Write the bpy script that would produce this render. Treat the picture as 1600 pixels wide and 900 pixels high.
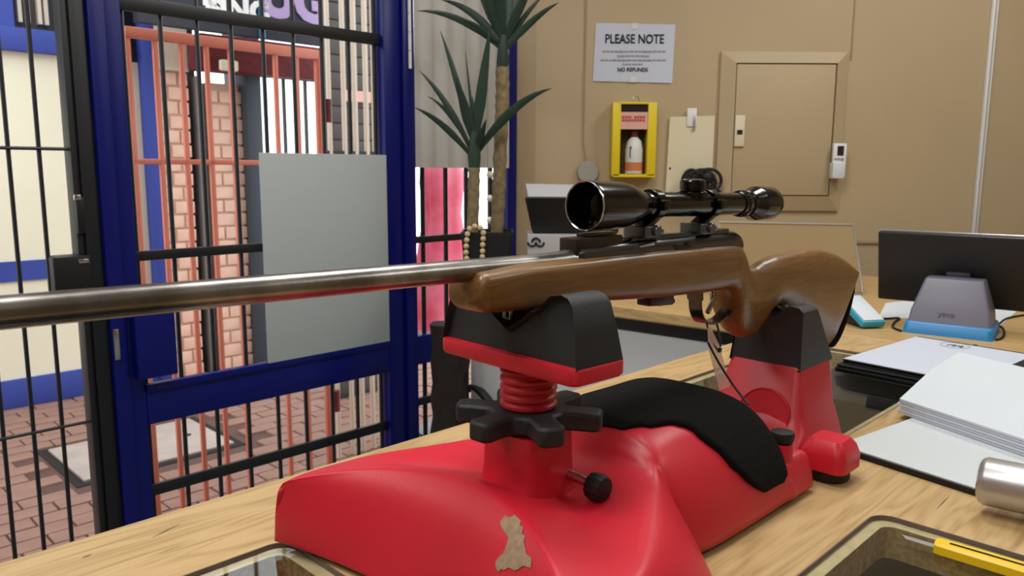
import bpy, bmesh, math, random
from math import sin, cos, tan, pi, radians, atan2, sqrt, floor as mfloor
from mathutils import Vector, Matrix
random.seed(7)
for _o in list(bpy.data.objects): bpy.data.objects.remove(_o)
scn = bpy.context.scene
COL = scn.collection

# ------------------------------------------------------------------ camera
FPX = 1222.0; PITCH = radians(8.6); ROLL = radians(.25)
CZ = .95; HC = .365                       # counter height, camera above counter
CAM = Vector((0, 0, CZ + HC))
FW = Vector((0, cos(PITCH), -sin(PITCH)))
_rt = Vector((1, 0, 0)); _up = Vector((0, sin(PITCH), cos(PITCH)))
RT = _rt * cos(ROLL) + _up * sin(ROLL); UP = _up * cos(ROLL) - _rt * sin(ROLL)
cd = bpy.data.cameras.new('camera'); cam = bpy.data.objects.new('camera', cd); COL.objects.link(cam)
cd.sensor_fit = 'HORIZONTAL'; cd.sensor_width = 36; cd.lens = FPX / 1600 * 36
cd.clip_start = .02; cd.clip_end = 100
cd.dof.use_dof = True; cd.dof.focus_distance = .85; cd.dof.aperture_fstop = 13
cam.matrix_world = Matrix(((RT.x, UP.x, -FW.x, CAM.x), (RT.y, UP.y, -FW.y, CAM.y), (RT.z, UP.z, -FW.z, CAM.z), (0, 0, 0, 1)))
scn.camera = cam
# ------------------------------------------------------------------ colour management, world
scn.view_settings.view_transform = 'Standard'; scn.view_settings.look = 'None'
scn.view_settings.gamma = 1; scn.view_settings.use_curve_mapping = False
scn.view_settings.exposure = 0.0
w = bpy.data.worlds.new('world'); scn.world = w; w.use_nodes = True
w.node_tree.nodes['Background'].inputs[0].default_value = (.90, .95, 1.0, 1)
w.node_tree.nodes['Background'].inputs[1].default_value = 2.7
# ------------------------------------------------------------------ frames
# counter frame: s along counter/rifle (towards butt), t across (towards the gate), z up from the counter top
AZ = radians(44.7); UU = Vector((sin(AZ), cos(AZ), 0)); VV = Vector((-cos(AZ), sin(AZ), 0)); OO = Vector((0, .68, CZ)); RZ = pi / 2 - AZ
def W(s, t, z=0): return OO + UU * s + VV * t + Vector((0, 0, z))
def ST(p): d = Vector(p) - OO; return Vector((d.dot(UU), d.dot(VV), d.z))
def ray(x, y): return FW + RT * ((x - 800) / FPX) + UP * ((450 - y) / FPX)
def onpl(x, y, p0, n): d = ray(x, y); return CAM + d * ((Vector(p0) - CAM).dot(n) / d.dot(n))
def onY(x, y, Y): return onpl(x, y, (0, Y, 0), Vector((0, 1, 0)))
def onT(x, y, t): return ST(onpl(x, y, W(0, t), VV))
def onS(x, y, s): return ST(onpl(x, y, W(s, 0), UU))
def onZ(x, y, z): return ST(onpl(x, y, (0, 0, CZ + z), Vector((0, 0, 1))))
WY = 3.0                                  # tan wall
GT = 1.64                                 # gate wall (t)
FZ = -CZ                                  # floor in counter frame

# ------------------------------------------------------------------ lights
def area(name, loc, rot, sx, sy, power, col=(1, 1, 1)):
    l = bpy.data.lights.new(name, 'AREA'); l.shape = 'RECTANGLE'; l.size = sx; l.size_y = sy; l.energy = power; l.color = col
    o = bpy.data.objects.new(name, l); COL.objects.link(o); o.location = loc; o.rotation_euler = rot; return o
CEIL = 2.75
LAMPS = [(-1.45, .45, 13), (-.35, .5, 10), (.25, 1.45, 12), (1.45, 2.0, 10), (2.2, .8, 7), (-.9, -1.0, 8), (.8, -.9, 1.5)]  # panels out of view; left and aisle ones added to brighten rest and gate side
for i, (x, y, pw_) in enumerate(LAMPS):
    area('unseen_ceiling_glow', (x, y, CEIL - .05), (0, 0, 0), .55, .55, pw_, (1.0, .985, .96))

# ------------------------------------------------------------------ materials
def lin(c):
    if isinstance(c, str):
        c = [int(c[i:i + 2], 16) / 255 for i in (0, 2, 4)]
        c = [v / 12.92 if v <= .04045 else ((v + .055) / 1.055) ** 2.4 for v in c]
    return (c[0], c[1], c[2], 1)
MATS = {}
def mat(name, col, rough=.5, metal=0, var=0, vscale=20, bump=0, bscale=60, stretch=None, spec=.5, emit=None, coat=0, alpha=None, trans=0, col2=None, sss=0):
    if name in MATS: return MATS[name]
    m = bpy.data.materials.new(name); m.use_nodes = True; nt = m.node_tree; b = nt.nodes['Principled BSDF']
    c = lin(col); b.inputs['Base Color'].default_value = c; b.inputs['Roughness'].default_value = rough; b.inputs['Metallic'].default_value = metal
    b.inputs['Specular IOR Level'].default_value = spec
    if coat: b.inputs['Coat Weight'].default_value = coat; b.inputs['Coat Roughness'].default_value = .15
    if trans: b.inputs['Transmission Weight'].default_value = trans
    if alpha is not None: b.inputs['Alpha'].default_value = alpha
    if emit: b.inputs['Emission Color'].default_value = c; b.inputs['Emission Strength'].default_value = emit
    if var or bump:
        tc = nt.nodes.new('ShaderNodeTexCoord'); mp = nt.nodes.new('ShaderNodeMapping'); nt.links.new(tc.outputs['Object'], mp.inputs[0])
        if stretch: mp.inputs['Scale'].default_value = stretch
    if var or col2:
        n = nt.nodes.new('ShaderNodeTexNoise'); n.inputs['Scale'].default_value = vscale; n.inputs['Detail'].default_value = 4
        nt.links.new(mp.outputs[0], n.inputs['Vector'])
        r = nt.nodes.new('ShaderNodeValToRGB'); nt.links.new(n.outputs[0], r.inputs[0])
        lo = [max(0, v * (1 - var)) for v in c[:3]]; hi = [v * (1 + var) for v in c[:3]]
        if col2: lo = list(lin(col2)[:3]); hi = list(c[:3])
        r.color_ramp.elements[0].position = .3; r.color_ramp.elements[1].position = .7
        r.color_ramp.elements[0].color = (*lo, 1); r.color_ramp.elements[1].color = (*hi, 1)
        nt.links.new(r.outputs[0], b.inputs['Base Color'])
    if bump:
        n2 = nt.nodes.new('ShaderNodeTexNoise'); n2.inputs['Scale'].default_value = bscale; n2.inputs['Detail'].default_value = 3
        nt.links.new(mp.outputs[0], n2.inputs['Vector'])
        bp = nt.nodes.new('ShaderNodeBump'); bp.inputs['Strength'].default_value = bump; bp.inputs['Distance'].default_value = .002
        nt.links.new(n2.outputs[0], bp.inputs['Height']); nt.links.new(bp.outputs[0], b.inputs['Normal'])
    MATS[name] = m; return m
def wood(name, c1, c2, c3, axis=0, scale=1, rough=.45, coat=0, fine=1.0):
    m = bpy.data.materials.new(name); m.use_nodes = True; nt = m.node_tree; b = nt.nodes['Principled BSDF']; L = nt.links.new
    tc = nt.nodes.new('ShaderNodeTexCoord'); mp = nt.nodes.new('ShaderNodeMapping'); L(tc.outputs['Object'], mp.inputs[0])
    sc = [9 * scale] * 3; sc[axis] = 1.1 * scale; mp.inputs['Scale'].default_value = sc
    n = nt.nodes.new('ShaderNodeTexNoise'); n.inputs['Scale'].default_value = 1.6; n.inputs['Detail'].default_value = 3; n.inputs['Distortion'].default_value = .6; L(mp.outputs[0], n.inputs['Vector'])
    # growth rings: sine of a smooth field
    mu = nt.nodes.new('ShaderNodeMath'); mu.operation = 'MULTIPLY'; mu.inputs[1].default_value = 62; L(n.outputs[0], mu.inputs[0])
    sn = nt.nodes.new('ShaderNodeMath'); sn.operation = 'SINE'; L(mu.outputs[0], sn.inputs[0])
    ma = nt.nodes.new('ShaderNodeMath'); ma.operation = 'MULTIPLY_ADD'; ma.inputs[1].default_value = .26 * fine; ma.inputs[2].default_value = .3; L(sn.outputs[0], ma.inputs[0])
    mp2 = nt.nodes.new('ShaderNodeMapping'); L(tc.outputs['Object'], mp2.inputs[0]); sc2 = [260 * scale] * 3; sc2[axis] = 9 * scale; mp2.inputs['Scale'].default_value = sc2
    n2 = nt.nodes.new('ShaderNodeTexNoise'); n2.inputs['Scale'].default_value = 1; n2.inputs['Detail'].default_value = 3; L(mp2.outputs[0], n2.inputs['Vector'])
    ad = nt.nodes.new('ShaderNodeMath'); ad.operation = 'MULTIPLY_ADD'; ad.inputs[1].default_value = .68; L(n2.outputs[0], ad.inputs[0]); L(ma.outputs[0], ad.inputs[2])
    r = nt.nodes.new('ShaderNodeValToRGB'); L(ad.outputs[0], r.inputs[0])
    e = r.color_ramp.elements; e[0].position = .2; e[0].color = lin(c3); e[1].position = .85; e[1].color = lin(c1); k = e.new(.5); k.color = lin(c2)
    L(r.outputs[0], b.inputs['Base Color']); b.inputs['Roughness'].default_value = rough
    if coat: b.inputs['Coat Weight'].default_value = coat; b.inputs['Coat Roughness'].default_value = .2
    bp = nt.nodes.new('ShaderNodeBump'); bp.inputs['Strength'].default_value = .12; bp.inputs['Distance'].default_value = .0006; L(ad.outputs[0], bp.inputs['Height']); L(bp.outputs[0], b.inputs['Normal'])
    MATS[name] = m; return m
M = MATS
wood('oak', 'C6A878', 'B69766', '8A6E4A', 0, 1.0, .42, fine=.7)
wood('oak_across', 'C4A472', 'B49462', '927248', 1, 1.0, .42, fine=.55)
wood('walnut', '84602F', '704C25', '57381A', 0, 2.2, .36, coat=.25, fine=.35)
mat('red', 'C81E32', .38, var=.06, vscale=6, bump=.05, bscale=300, spec=.45)
mat('red_dull', 'B01828', .42, bump=.08, bscale=250)
mat('rubber', '1B2023', .55, bump=.12, bscale=700)
mat('rubber_foot', '0B0B0C', .6)
mat('pad_foam', '101212', .9, bump=.9, bscale=900, var=.3, vscale=400, spec=.15)
mat('steel_barrel', 'ACAAA8', .30, metal=1, var=.12, vscale=30, bump=.05, bscale=120, col2='7A7673')
mat('blued', '0A0C12', .22, metal=.0, spec=.7, coat=.4)
mat('scope_black', '030405', .16, spec=.45)
mat('chrome', 'C8C8C8', .18, metal=1)
mat('ring_metal', '6F7684', .28, metal=.9)
mat('lens_glass', '04080A', .04, spec=.22)
mat('bronze', '3A302B', .4, metal=.6)
mat('scuff', 'A88E72', .85, col2='8E7560', var=.2, vscale=180)
mat('tan_wall', 'B5A282', .55, var=.035, vscale=3, bump=.05, bscale=40)
mat('tan_trim', 'A59273', .5)
mat('blue_paint', '050F62', .34, spec=.3)
mat('dark_bar', '0F1217', .45)
mat('dark_navy', '080C14', .45)
mat('orange_paint', 'DF8168', .5)
mat('cream_wall', 'F1ECD2', .8, var=.03, vscale=2)
mat('blue_band', '35489E', .6)
mat('brick', 'F0C8B2', .85, var=.12, vscale=8)
mat('mortar', 'D2B09C', .9)
mat('paver', '8E6C5E', .85, var=.15, vscale=5)
mat('paver_joint', '5C413A', .95)
mat('concrete', 'A89A90', .85, var=.1, vscale=9)
mat('dark_slot', '1B1615', .9)
mat('slate', '39424A', .6)
mat('grey_shutter', '4A4744', .7)
mat('pale_paint', 'D8CBB8', .6)
mat('white_paint', 'E9E9E6', .5)
mat('white_paper', 'CFD8E0', .7)
mat('paper_edge', 'BFC2D0', .75)
mat('paper_cool', 'C4CBDC', .7)
mat('grey_sheet', 'A9B2B4', .6)
mat('blind', 'B9B8B4', .75, var=.06, vscale=4)
mat('ink', '17171A', .8)
mat('ink_soft', '8E9098', .8)
mat('yellow', 'E0C81C', .45)
mat('yellow_plastic', 'F2C80C', .35)
mat('pink_label', 'D9A79C', .7)
mat('red_ink', 'B8463C', .8)
mat('bottle_white', 'D5D6D8', .4)
mat('orange_label', 'C9774A', .6)
mat('dark_back', '4A3D2C', .8)
mat('ivory', 'DCD4B8', .5)
mat('hard_white', 'E4E6E6', .35)
mat('grey_disc', '9D9C94', .5)
mat('green_leaf', '263A30', .45, var=.25, vscale=9, spec=.35)
mat('trunk', '7C6C4E', .85, var=.3, vscale=60, bump=.6, bscale=90)
mat('soil', '3A2D22', .95)
mat('pot', '15171C', .5)
mat('bead', 'C9B48C', .5)
mat('bulb', 'F4F0E6', .3)
mat('brown_hide', '1A100C', .8, var=.5, vscale=30, bump=.6, bscale=60)
mat('panel_grey', 'C6C8CA', .6)
mat('black_plastic', '0C0D10', .4)
mat('tablet_black', '1A1A1C', .5)
mat('stand_grey', '6B6B7B', .4)
mat('stand_dark', '24252C', .45)
mat('sky_blue', '2A86C6', .4)
mat('teal', '2FA0C4', .4)
mat('champagne', '9C8662', .35, metal=.0)
mat('silver', 'BDBEC0', .3, metal=.7)
mat('light_grey', 'A5A5A8', .45)
mat('board_white', 'CBD4D8', .45)
mat('brushed', 'BDBDBC', .34, metal=.75, var=.05, vscale=200, stretch=(1, 60, 60))
mat('chipboard', 'B79B68', .85, col2='84693F', var=.2, vscale=160, bump=.4, bscale=200)
mat('rim_pale', 'C9B58A', .7, var=.12, vscale=80)
mat('laminate_edge', '6B5A50', .7, var=.2, vscale=60)
mat('case_dark', '0B0E18', .25)
mat('folder_black', '1B1D22', .5)
mat('floor_int', '7A736A', .6, var=.08, vscale=4)
mat('ceiling_white', 'E6E4DE', .8)
mat('lamp_white', 'FFFDF5', .5, emit=3.0)
mat('pink_cloth', 'D83A62', .8, col2='E98CA0', var=.2, vscale=5)
mat('sign_dark', '20222E', .6)
mat('lilac', 'B79CC8', .6)
mat('awning', '6B2428', .8, var=.3, vscale=20)
mat('clear_tag', 'E8C8BE', .5, alpha=.55)
mat('wire_tan', 'A9977A', .6)
mat('logo_faint', '54545F', .5)
mat('dust', 'C9CBC9', .8)

# ------------------------------------------------------------------ mesh builder
class MB:
    def __init__(s): s.v = []; s.f = []; s.mi = []
    def add(s, vs, fs, k=0):
        o = len(s.v); s.v += [tuple(v) for v in vs]; s.f += [tuple(i + o for i in f) for f in fs]; s.mi += [k] * len(fs); return s
    def box(s, c, d, rz=0, bev=0, k=0, M4=None):
        bm = bmesh.new(); bmesh.ops.create_cube(bm, size=1)
        for v in bm.verts: v.co = Vector((v.co.x * d[0], v.co.y * d[1], v.co.z * d[2]))
        if bev: bmesh.ops.bevel(bm, geom=list(bm.edges), offset=bev, segments=2, profile=.5, affect='EDGES')
        m = Matrix.Translation(c) @ Matrix.Rotation(rz, 4, 'Z')
        if M4 is not None: m = M4
        bm.verts.index_update()
        s.add([m @ v.co for v in bm.verts], [[v.index for v in f.verts] for f in bm.faces], k); bm.free(); return s
    def lohi(s, a, b, bev=0, k=0):
        return s.box([(a[i] + b[i]) / 2 for i in range(3)], [abs(b[i] - a[i]) for i in range(3)], 0, bev, k)
    def loft(s, rings, closed=True, cap=True, k=0):
        n = len(rings[0]); vs = [p for r in rings for p in r]; fs = []
        for i in range(len(rings) - 1):
            for j in range(n if closed else n - 1):
                a = i * n + j; b = i * n + (j + 1) % n; fs.append((a, b, b + n, a + n))
        if cap and closed: fs.append(tuple(range(n))[::-1]); fs.append(tuple(range((len(rings) - 1) * n, len(rings) * n)))
        return s.add(vs, fs, k)
    def lathe(s, prof, org, axis, seg=32, cap=True, k=0):
        ax = Vector(axis).normalized(); x = ax.orthogonal().normalized(); y = ax.cross(x); org = Vector(org)
        rings = [[org + ax * a + (x * cos(2 * pi * j / seg) + y * sin(2 * pi * j / seg)) * r for j in range(seg)] for a, r in prof]
        return s.loft(rings, True, cap, k)
    def tube(s, pts, r, seg=8, k=0, cap=True):
        pts = [Vector(p) for p in pts]; rings = []; prev = None
        for i, p in enumerate(pts):
            d = (pts[min(i + 1, len(pts) - 1)] - pts[max(i - 1, 0)]).normalized()
            if prev is None: x = d.orthogonal().normalized()
            else: x = (prev - d * prev.dot(d)).normalized()
            prev = x; y = d.cross(x); rr = r[i] if isinstance(r, (list, tuple)) else r
            rings.append([p + (x * cos(2 * pi * j / seg) + y * sin(2 * pi * j / seg)) * rr for j in range(seg)])
        return s.loft(rings, True, cap, k)
    def prism(s, poly, z0, z1, k=0, fn=None):      # polygon in xy extruded in z (fn maps)
        n = len(poly); vs = [(x, y, z0) for x, y in poly] + [(x, y, z1) for x, y in poly]
        if fn: vs = [fn(*v) for v in vs]
        fs = [tuple(range(n))[::-1], tuple(range(n, 2 * n))] + [(i, (i + 1) % n, n + (i + 1) % n, n + i) for i in range(n)]
        return s.add(vs, fs, k)
    def sphere(s, c, r, u=12, v=8, k=0, sc=(1, 1, 1)):
        bm = bmesh.new(); bmesh.ops.create_uvsphere(bm, u_segments=u, v_segments=v, radius=r); bm.verts.index_update()
        s.add([(c[0] + q.co.x * sc[0], c[1] + q.co.y * sc[1], c[2] + q.co.z * sc[2]) for q in bm.verts], [[q.index for q in f.verts] for f in bm.faces], k); bm.free(); return s
    def mesh(s, name, mats, ang=35, fix=True):
        me = bpy.data.meshes.new(name); me.from_pydata(s.v, [], s.f); me.update()
        for m in (mats if isinstance(mats, (list, tuple)) else [mats]): me.materials.append(MATS[m] if isinstance(m, str) else m)
        for i, p in enumerate(me.polygons): p.material_index = s.mi[i]
        if fix:
            bm = bmesh.new(); bm.from_mesh(me); bmesh.ops.recalc_face_normals(bm, faces=bm.faces); bm.to_mesh(me); bm.free()
        for p in me.polygons: p.use_smooth = True
        me.set_sharp_from_angle(angle=radians(ang)); return me
    def build(s, name, mats, parent=None, ang=35, bevel=0, sub=0, loc=None, rot=None, fix=True):
        o = bpy.data.objects.new(name, s.mesh(name, mats, ang, fix)); COL.objects.link(o)
        if parent: o.parent = parent
        if loc is not None: o.location = loc
        if rot is not None: o.rotation_euler = rot
        if bevel:
            b = o.modifiers.new('bevel', 'BEVEL'); b.width = bevel; b.segments = 2; b.limit_method = 'ANGLE'; b.angle_limit = radians(40)
        if sub: q = o.modifiers.new('sub', 'SUBSURF'); q.levels = sub; q.render_levels = sub
        return o
def tag(o, label=None, cat=None, group=None, kind=None):
    if label: o['label'] = label
    if cat: o['category'] = cat
    if group: o['group'] = group
    if kind: o['kind'] = kind
    return o
def empty(name, loc=(0, 0, 0), rz=0, label=None, cat=None, group=None, kind=None, rot=None):
    o = bpy.data.objects.new(name, None); COL.objects.link(o); o.location = loc; o.rotation_euler = rot or (0, 0, rz); o.empty_display_size = .05
    return tag(o, label, cat, group, kind)
def cf(name, s=0, t=0, z=0, **kw): return empty(name, W(s, t, z), RZ, **kw)       # root in counter frame
def catmull(pts, n):
    out = []
    for i in range(len(pts) - 1):
        p0 = pts[max(i - 1, 0)]; p1 = pts[i]; p2 = pts[i + 1]; p3 = pts[min(i + 2, len(pts) - 1)]
        for k in range(n):
            u = k / n; out.append(tuple(.5 * (2 * b + (c - a) * u + (2 * a - 5 * b + 4 * c - d) * u * u + (3 * b - a - 3 * c + d) * u ** 3) for a, b, c, d in zip(p0, p1, p2, p3)))
    out.append(tuple(pts[-1])); return out
def interp(tab, x):
    if x <= tab[0][0]: return tab[0][1]
    for (a, va), (b, vb) in zip(tab, tab[1:]):
        if x <= b: u = (x - a) / (b - a); return va + (vb - va) * u
    return tab[-1][1]
def sinterp(tab, x):
    if x <= tab[0][0]: return tab[0][1]
    for (a, va), (b, vb) in zip(tab, tab[1:]):
        if x <= b: u = (x - a) / (b - a); u = u * u * (3 - 2 * u); return va + (vb - va) * u
    return tab[-1][1]
def text_mesh(name, txt, size, material, parent=None, loc=(0, 0, 0), rot=(0, 0, 0), ext=.0004, align='CENTER', sx=1, bold=0):
    cu = bpy.data.curves.new(name, 'FONT'); cu.body = txt; cu.size = size; cu.align_x = align; cu.align_y = 'CENTER'; cu.extrude = ext; cu.resolution_u = 3; cu.offset = bold
    tmp = bpy.data.objects.new('tmp', cu); COL.objects.link(tmp); dg = bpy.context.evaluated_depsgraph_get(); dg.update()
    me = bpy.data.meshes.new_from_object(tmp.evaluated_get(dg)); bpy.data.objects.remove(tmp); bpy.data.curves.remove(cu)
    me.materials.clear(); me.materials.append(MATS[material]); o = bpy.data.objects.new(name, me); COL.objects.link(o)
    if parent: o.parent = parent
    o.location = loc; o.rotation_euler = rot; o.scale = (sx, 1, 1); return o
def copy_part(o, parent, loc=None, rot=None):
    c = o.copy(); COL.objects.link(c); c.parent = parent
    if loc is not None: c.location = loc
    if rot is not None: c.rotation_euler = rot
    return c
# ================================================================== ROOM SHELL
def struct(name, mb, m, loc=None, rz=None, **kw):
    o = mb.build(name, m, loc=loc, rot=(0, 0, rz) if rz is not None else None, **kw); o['kind'] = 'structure'; return o
XR = 3.2; YB = -1.8
pc = W(GT, GT + .03); pl = W(-5.2, GT + .03)
poly = [(pc.x + .02, WY + .05), (XR, WY + .05), (XR, YB), (pl.x, YB - .02), (pl.x, pl.y)]
struct('floor', MB().prism(poly, -.06, 0), 'floor_int')
struct('ceiling', MB().prism(poly, CEIL, CEIL + .06), 'ceiling_white')
XL = onY(803, 300, WY).x
wf = struct('wall_front', MB().lohi((XL, WY, 0), (XR + .1, WY + .1, CEIL)), 'tan_wall')
struct('wall_right', MB().lohi((XR, YB - .1, 0), (XR + .1, WY, CEIL)), 'tan_wall')
struct('wall_back', MB().lohi((pl.x - .3, YB - .1, 0), (XR, YB, CEIL)), 'tan_wall')
# seams and dado on the tan wall
def wallstrip(name, x0, x1, z0, z1, d, m, bev=.002):
    o = MB().lohi((x0, WY - d, z0), (x1, WY, z1), bev).build(name, m); o['kind'] = 'structure'; return o
zd = onY(1360, 376, WY).z
wallstrip('trim_1', XL + .10, XR, zd - .012, zd + .004, .008, 'tan_trim')
wallstrip('trim_2', XL, XL + .012, 0, CEIL, .012, 'tan_trim')
xa = onY(836, 200, WY).x; wallstrip('trim_3', XL + .012, xa, 0, CEIL, .006, 'tan_trim')
xb = onY(914, 100, WY).x; wallstrip('trim_4', xb - .004, xb + .004, onY(914, 100, WY).z - .0, CEIL, .005, 'tan_trim')
xb2 = onY(1333, 40, WY).x; wallstrip('trim_5', xb2 - .003, xb2 + .003, onY(1333, 95, WY).z, CEIL, .003, 'tan_trim')
# ceiling lights, out of view; layout chosen for the lighting
LAMPN = ['nearest the left barred panel', 'over the front end of the rest', 'added over the aisle before the blue door', 'over the side counter and laptop', 'over the tablet till', 'behind the viewer on the gate side', 'behind the viewer on the counter side']
for i, (x, y, pw_) in enumerate(LAMPS):
    e = empty('unseen_ceiling_light', (x, y, CEIL), label='unseen square white ceiling light panel ' + LAMPN[i], cat='light', group='ceiling light panels')
    MB().lohi((-.31, -.31, -.025), (.31, -.28, 0)).lohi((-.31, .28, -.025), (.31, .31, 0)).lohi((-.31, -.28, -.025), (-.28, .28, 0)).lohi((.28, -.28, -.025), (.31, .28, 0)).build('frame', 'hard_white', e)
    MB().lohi((-.28, -.28, -.018), (.28, .28, -.006)).build('diffuser', 'lamp_white', e)
# gate wall: solid part to the left and the lintel over the opening (counter frame, z from the counter top)
gw = cf('wall_left', 0, 0, 0, kind='structure')
MB().lohi((-5.3, GT, FZ), (-.8, GT + .12, CEIL - CZ)).build('wall_panel', 'tan_wall', gw)
MB().lohi((-.8, GT, 1.15), (1.66, GT + .12, CEIL - CZ)).build('lintel', 'tan_wall', gw)

# ================================================================== BLUE STEEL DOOR
door = cf('door_1', .2, GT, FZ, kind='structure')
def dl(s, t, z): return (s - .2, t - GT, z - FZ)
TOPZ = 1.10
def dbox(a, b, bev=.003): return MB().lohi(dl(*a), dl(*b), bev)
dbox((.145, GT - .02, FZ), (.178, GT + .05, 1.15)).build('door_post', 'dark_navy', door)
dbox((.183, GT - .03, FZ), (.222, GT + .03, TOPZ)).build('stile', 'blue_paint', door)
dbox((.222, GT - .02, FZ), (.262, GT + .03, TOPZ)).build('stile', 'blue_paint', door)
dbox((1.052, GT - .02, FZ), (1.118, GT + .03, TOPZ)).build('stile', 'blue_paint', door)
dbox((1.122, GT - .03, FZ), (1.168, GT + .05, 1.15)).build('door_post', 'blue_paint', door)
dbox((.262, GT - .022, -.312), (1.052, GT + .03, -.21)).build('lower_rail', 'blue_paint', door)
dbox((.262, GT - .012, -.222), (1.052, GT - .03, -.2)).build('rail_lip', 'blue_paint', door)
dbox((.262, GT - .02, FZ), (1.052, GT + .03, FZ + .1)).build('bottom_rail', 'blue_paint', door)
dbox((.262, GT - .02, TOPZ - .1), (1.052, GT + .03, TOPZ)).build('top_rail', 'blue_paint', door)
lb0 = onT(207, 597, GT - .06); lb1 = onT(274, 495, GT - .06)
dbox((.232, GT - .06, lb0.z), (lb1.x, GT - .02, .02), .004).build('lock_box', 'blue_paint', door)
hz = MB().lohi(dl(.186, GT - .036, -.12), dl(.2, GT - .03, -.04), .002).build('lock_keeper', 'chrome', door)
for z, h in ((.772, .036), (.138, .026), (-.503, .032)):
    dbox((.262, GT - .004, z - h / 2), (1.052, GT + .008, z + h / 2), .002).build('cross_bar', 'dark_bar', door)
bar = MB().tube([(0, 0, 0), (0, 0, TOPZ - .1 - FZ)], .0062, 10).mesh('bar', 'dark_bar')
for k in range(9):
    s = .275 + .0957 * k
    if s > 1.05: break
    o = bpy.data.objects.new('bar', bar); COL.objects.link(o); o.parent = door; o.location = dl(s, GT + .016, FZ)
# hinge, pale, on the right post
hg = MB()
h0 = onT(631, 106, GT - .035).z
z = h0
while z < 1.05: hg.lathe([(0, .0055), (.056, .0055)], dl(1.1455, GT - .036, z), (0, 0, 1), 10); z += .058
hg.build('hinge', 'hard_white', door)
# grey sheet fixed to the inside of the door
c = onT(405, 240, GT - .03); c2 = onT(603, 536, GT - .03)
MBs = MB().lohi((0, -.004, 0), (1.048 - c.x, 0, .41 + .203), .001)
o = MBs.build('notice_board', 'grey_sheet', loc=W(c.x, GT - .026, -.203), rot=(0, 0, RZ)); tag(o, 'blank pale grey sheet fixed to the bars of the blue door', 'board')

# ================================================================== BARRED PANEL LEFT OF THE DOOR
win = cf('window_1', -.4, GT, FZ, kind='structure')
def wl(s, t, z): return (s + .4, t - GT, z - FZ)
MB().lohi(wl(-.8, GT - .02, FZ), wl(-.76, GT + .05, 1.15), .003).build('frame_post', 'blue_paint', win)
MB().lohi(wl(.128, GT - .01, FZ), wl(.145, GT + .04, 1.15), .002).build('frame_post', 'dark_bar', win)
MB().lohi(wl(-.76, GT - .01, 1.11), wl(.128, GT + .04, 1.15), .002).build('frame_rail', 'blue_paint', win)
bar2 = MB().tube([(0, 0, 0), (0, 0, 1.11 - FZ)], .0052, 10).mesh('bar', 'dark_bar')
for k in range(14):
    s = .066 - .0633 * k
    if s < -.75: break
    o = bpy.data.objects.new('bar', bar2); COL.objects.link(o); o.parent = win; o.location = wl(s, GT + .012, FZ)
for z in (.41, -.276, -.9): MB().tube([wl(-.76, GT + .004, z), wl(.13, GT + .004, z)], .0042, 8).build('cross_rod', 'dark_bar', win)
a = onT(80, 402, GT - .02); b = onT(138, 448, GT - .02)
MB().lohi(wl(a.x, GT - .03, b.z - .06), wl(.15, GT + .03, a.z), .003).build('lock_case', 'black_plastic', win)
a = onT(118, 308, GT - .02)
MB().lohi(wl(a.x, GT - .02, a.z - .09), wl(.148, GT + .02, a.z), .003).build('latch', 'black_plastic', win)
MB().lohi(wl(a.x - .004, GT - .024, a.z - .008), wl(.14, GT - .014, a.z + .006), .002).build('latch_pin', 'chrome', win)
MB().lohi(wl(.12, GT - .034, onT(120, 405, GT).z - .008), wl(.144, GT - .024, onT(120, 405, GT).z + .003), .002).build('latch_pin', 'chrome', win)

# ================================================================== BARRED PANEL RIGHT OF THE DOOR
wr = cf('window_2', 1.4, GT, FZ, kind='structure')
def wq(s, t, z): return (s - 1.4, t - GT, z - FZ)
def qbox(a, b, m, n, bev=.002): return MB().lohi(wq(*a), wq(*b), bev).build(n, m, wr)
qbox((1.602, GT - .03, FZ), (1.65, GT + .04, 1.15), 'blue_paint', 'frame_post')
qbox((1.168, GT - .01, -.312), (1.602, GT + .03, -.21), 'blue_paint', 'frame_rail')
qbox((1.168, GT - .01, 1.09), (1.602, GT + .03, 1.15), 'blue_paint', 'frame_rail')
for z, h in ((.125, .024), (-.45, .028)): qbox((1.168, GT - .004, z - h / 2), (1.602, GT + .01, z + h / 2), 'dark_bar', 'cross_bar')
bar3 = MB().tube([(0, 0, 0), (0, 0, 1.09 - FZ)], .0085, 10).mesh('bar', 'dark_bar')
for x in (660, 696, 728, 766):
    o = bpy.data.objects.new('bar', bar3); COL.objects.link(o); o.parent = wr; o.location = wq(onT(x, 300, GT + .02).x, GT + .02, FZ)
# hanging blind: gently waved sheet
zb = onT(700, 262, GT - .035).z
n = 40; rings = []
for z in (zb, zb + .25, zb + .5, 1.12):
    rings.append([(.43 * j / n, .006 * sin(j * .9) + .003 * sin(j * 2.3 + z * 3), z - zb) for j in range(n + 1)] + [(.43 * j / n, .002 + .006 * sin(j * .9) + .003 * sin(j * 2.3 + z * 3), z - zb) for j in range(n, -1, -1)])
o = MB().loft(rings).build('window_blind', 'blind', loc=W(1.17, GT - .03, zb), rot=(0, 0, RZ), ang=60)
tag(o, 'pale grey hanging blind behind the tall plant', 'blind')

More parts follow.
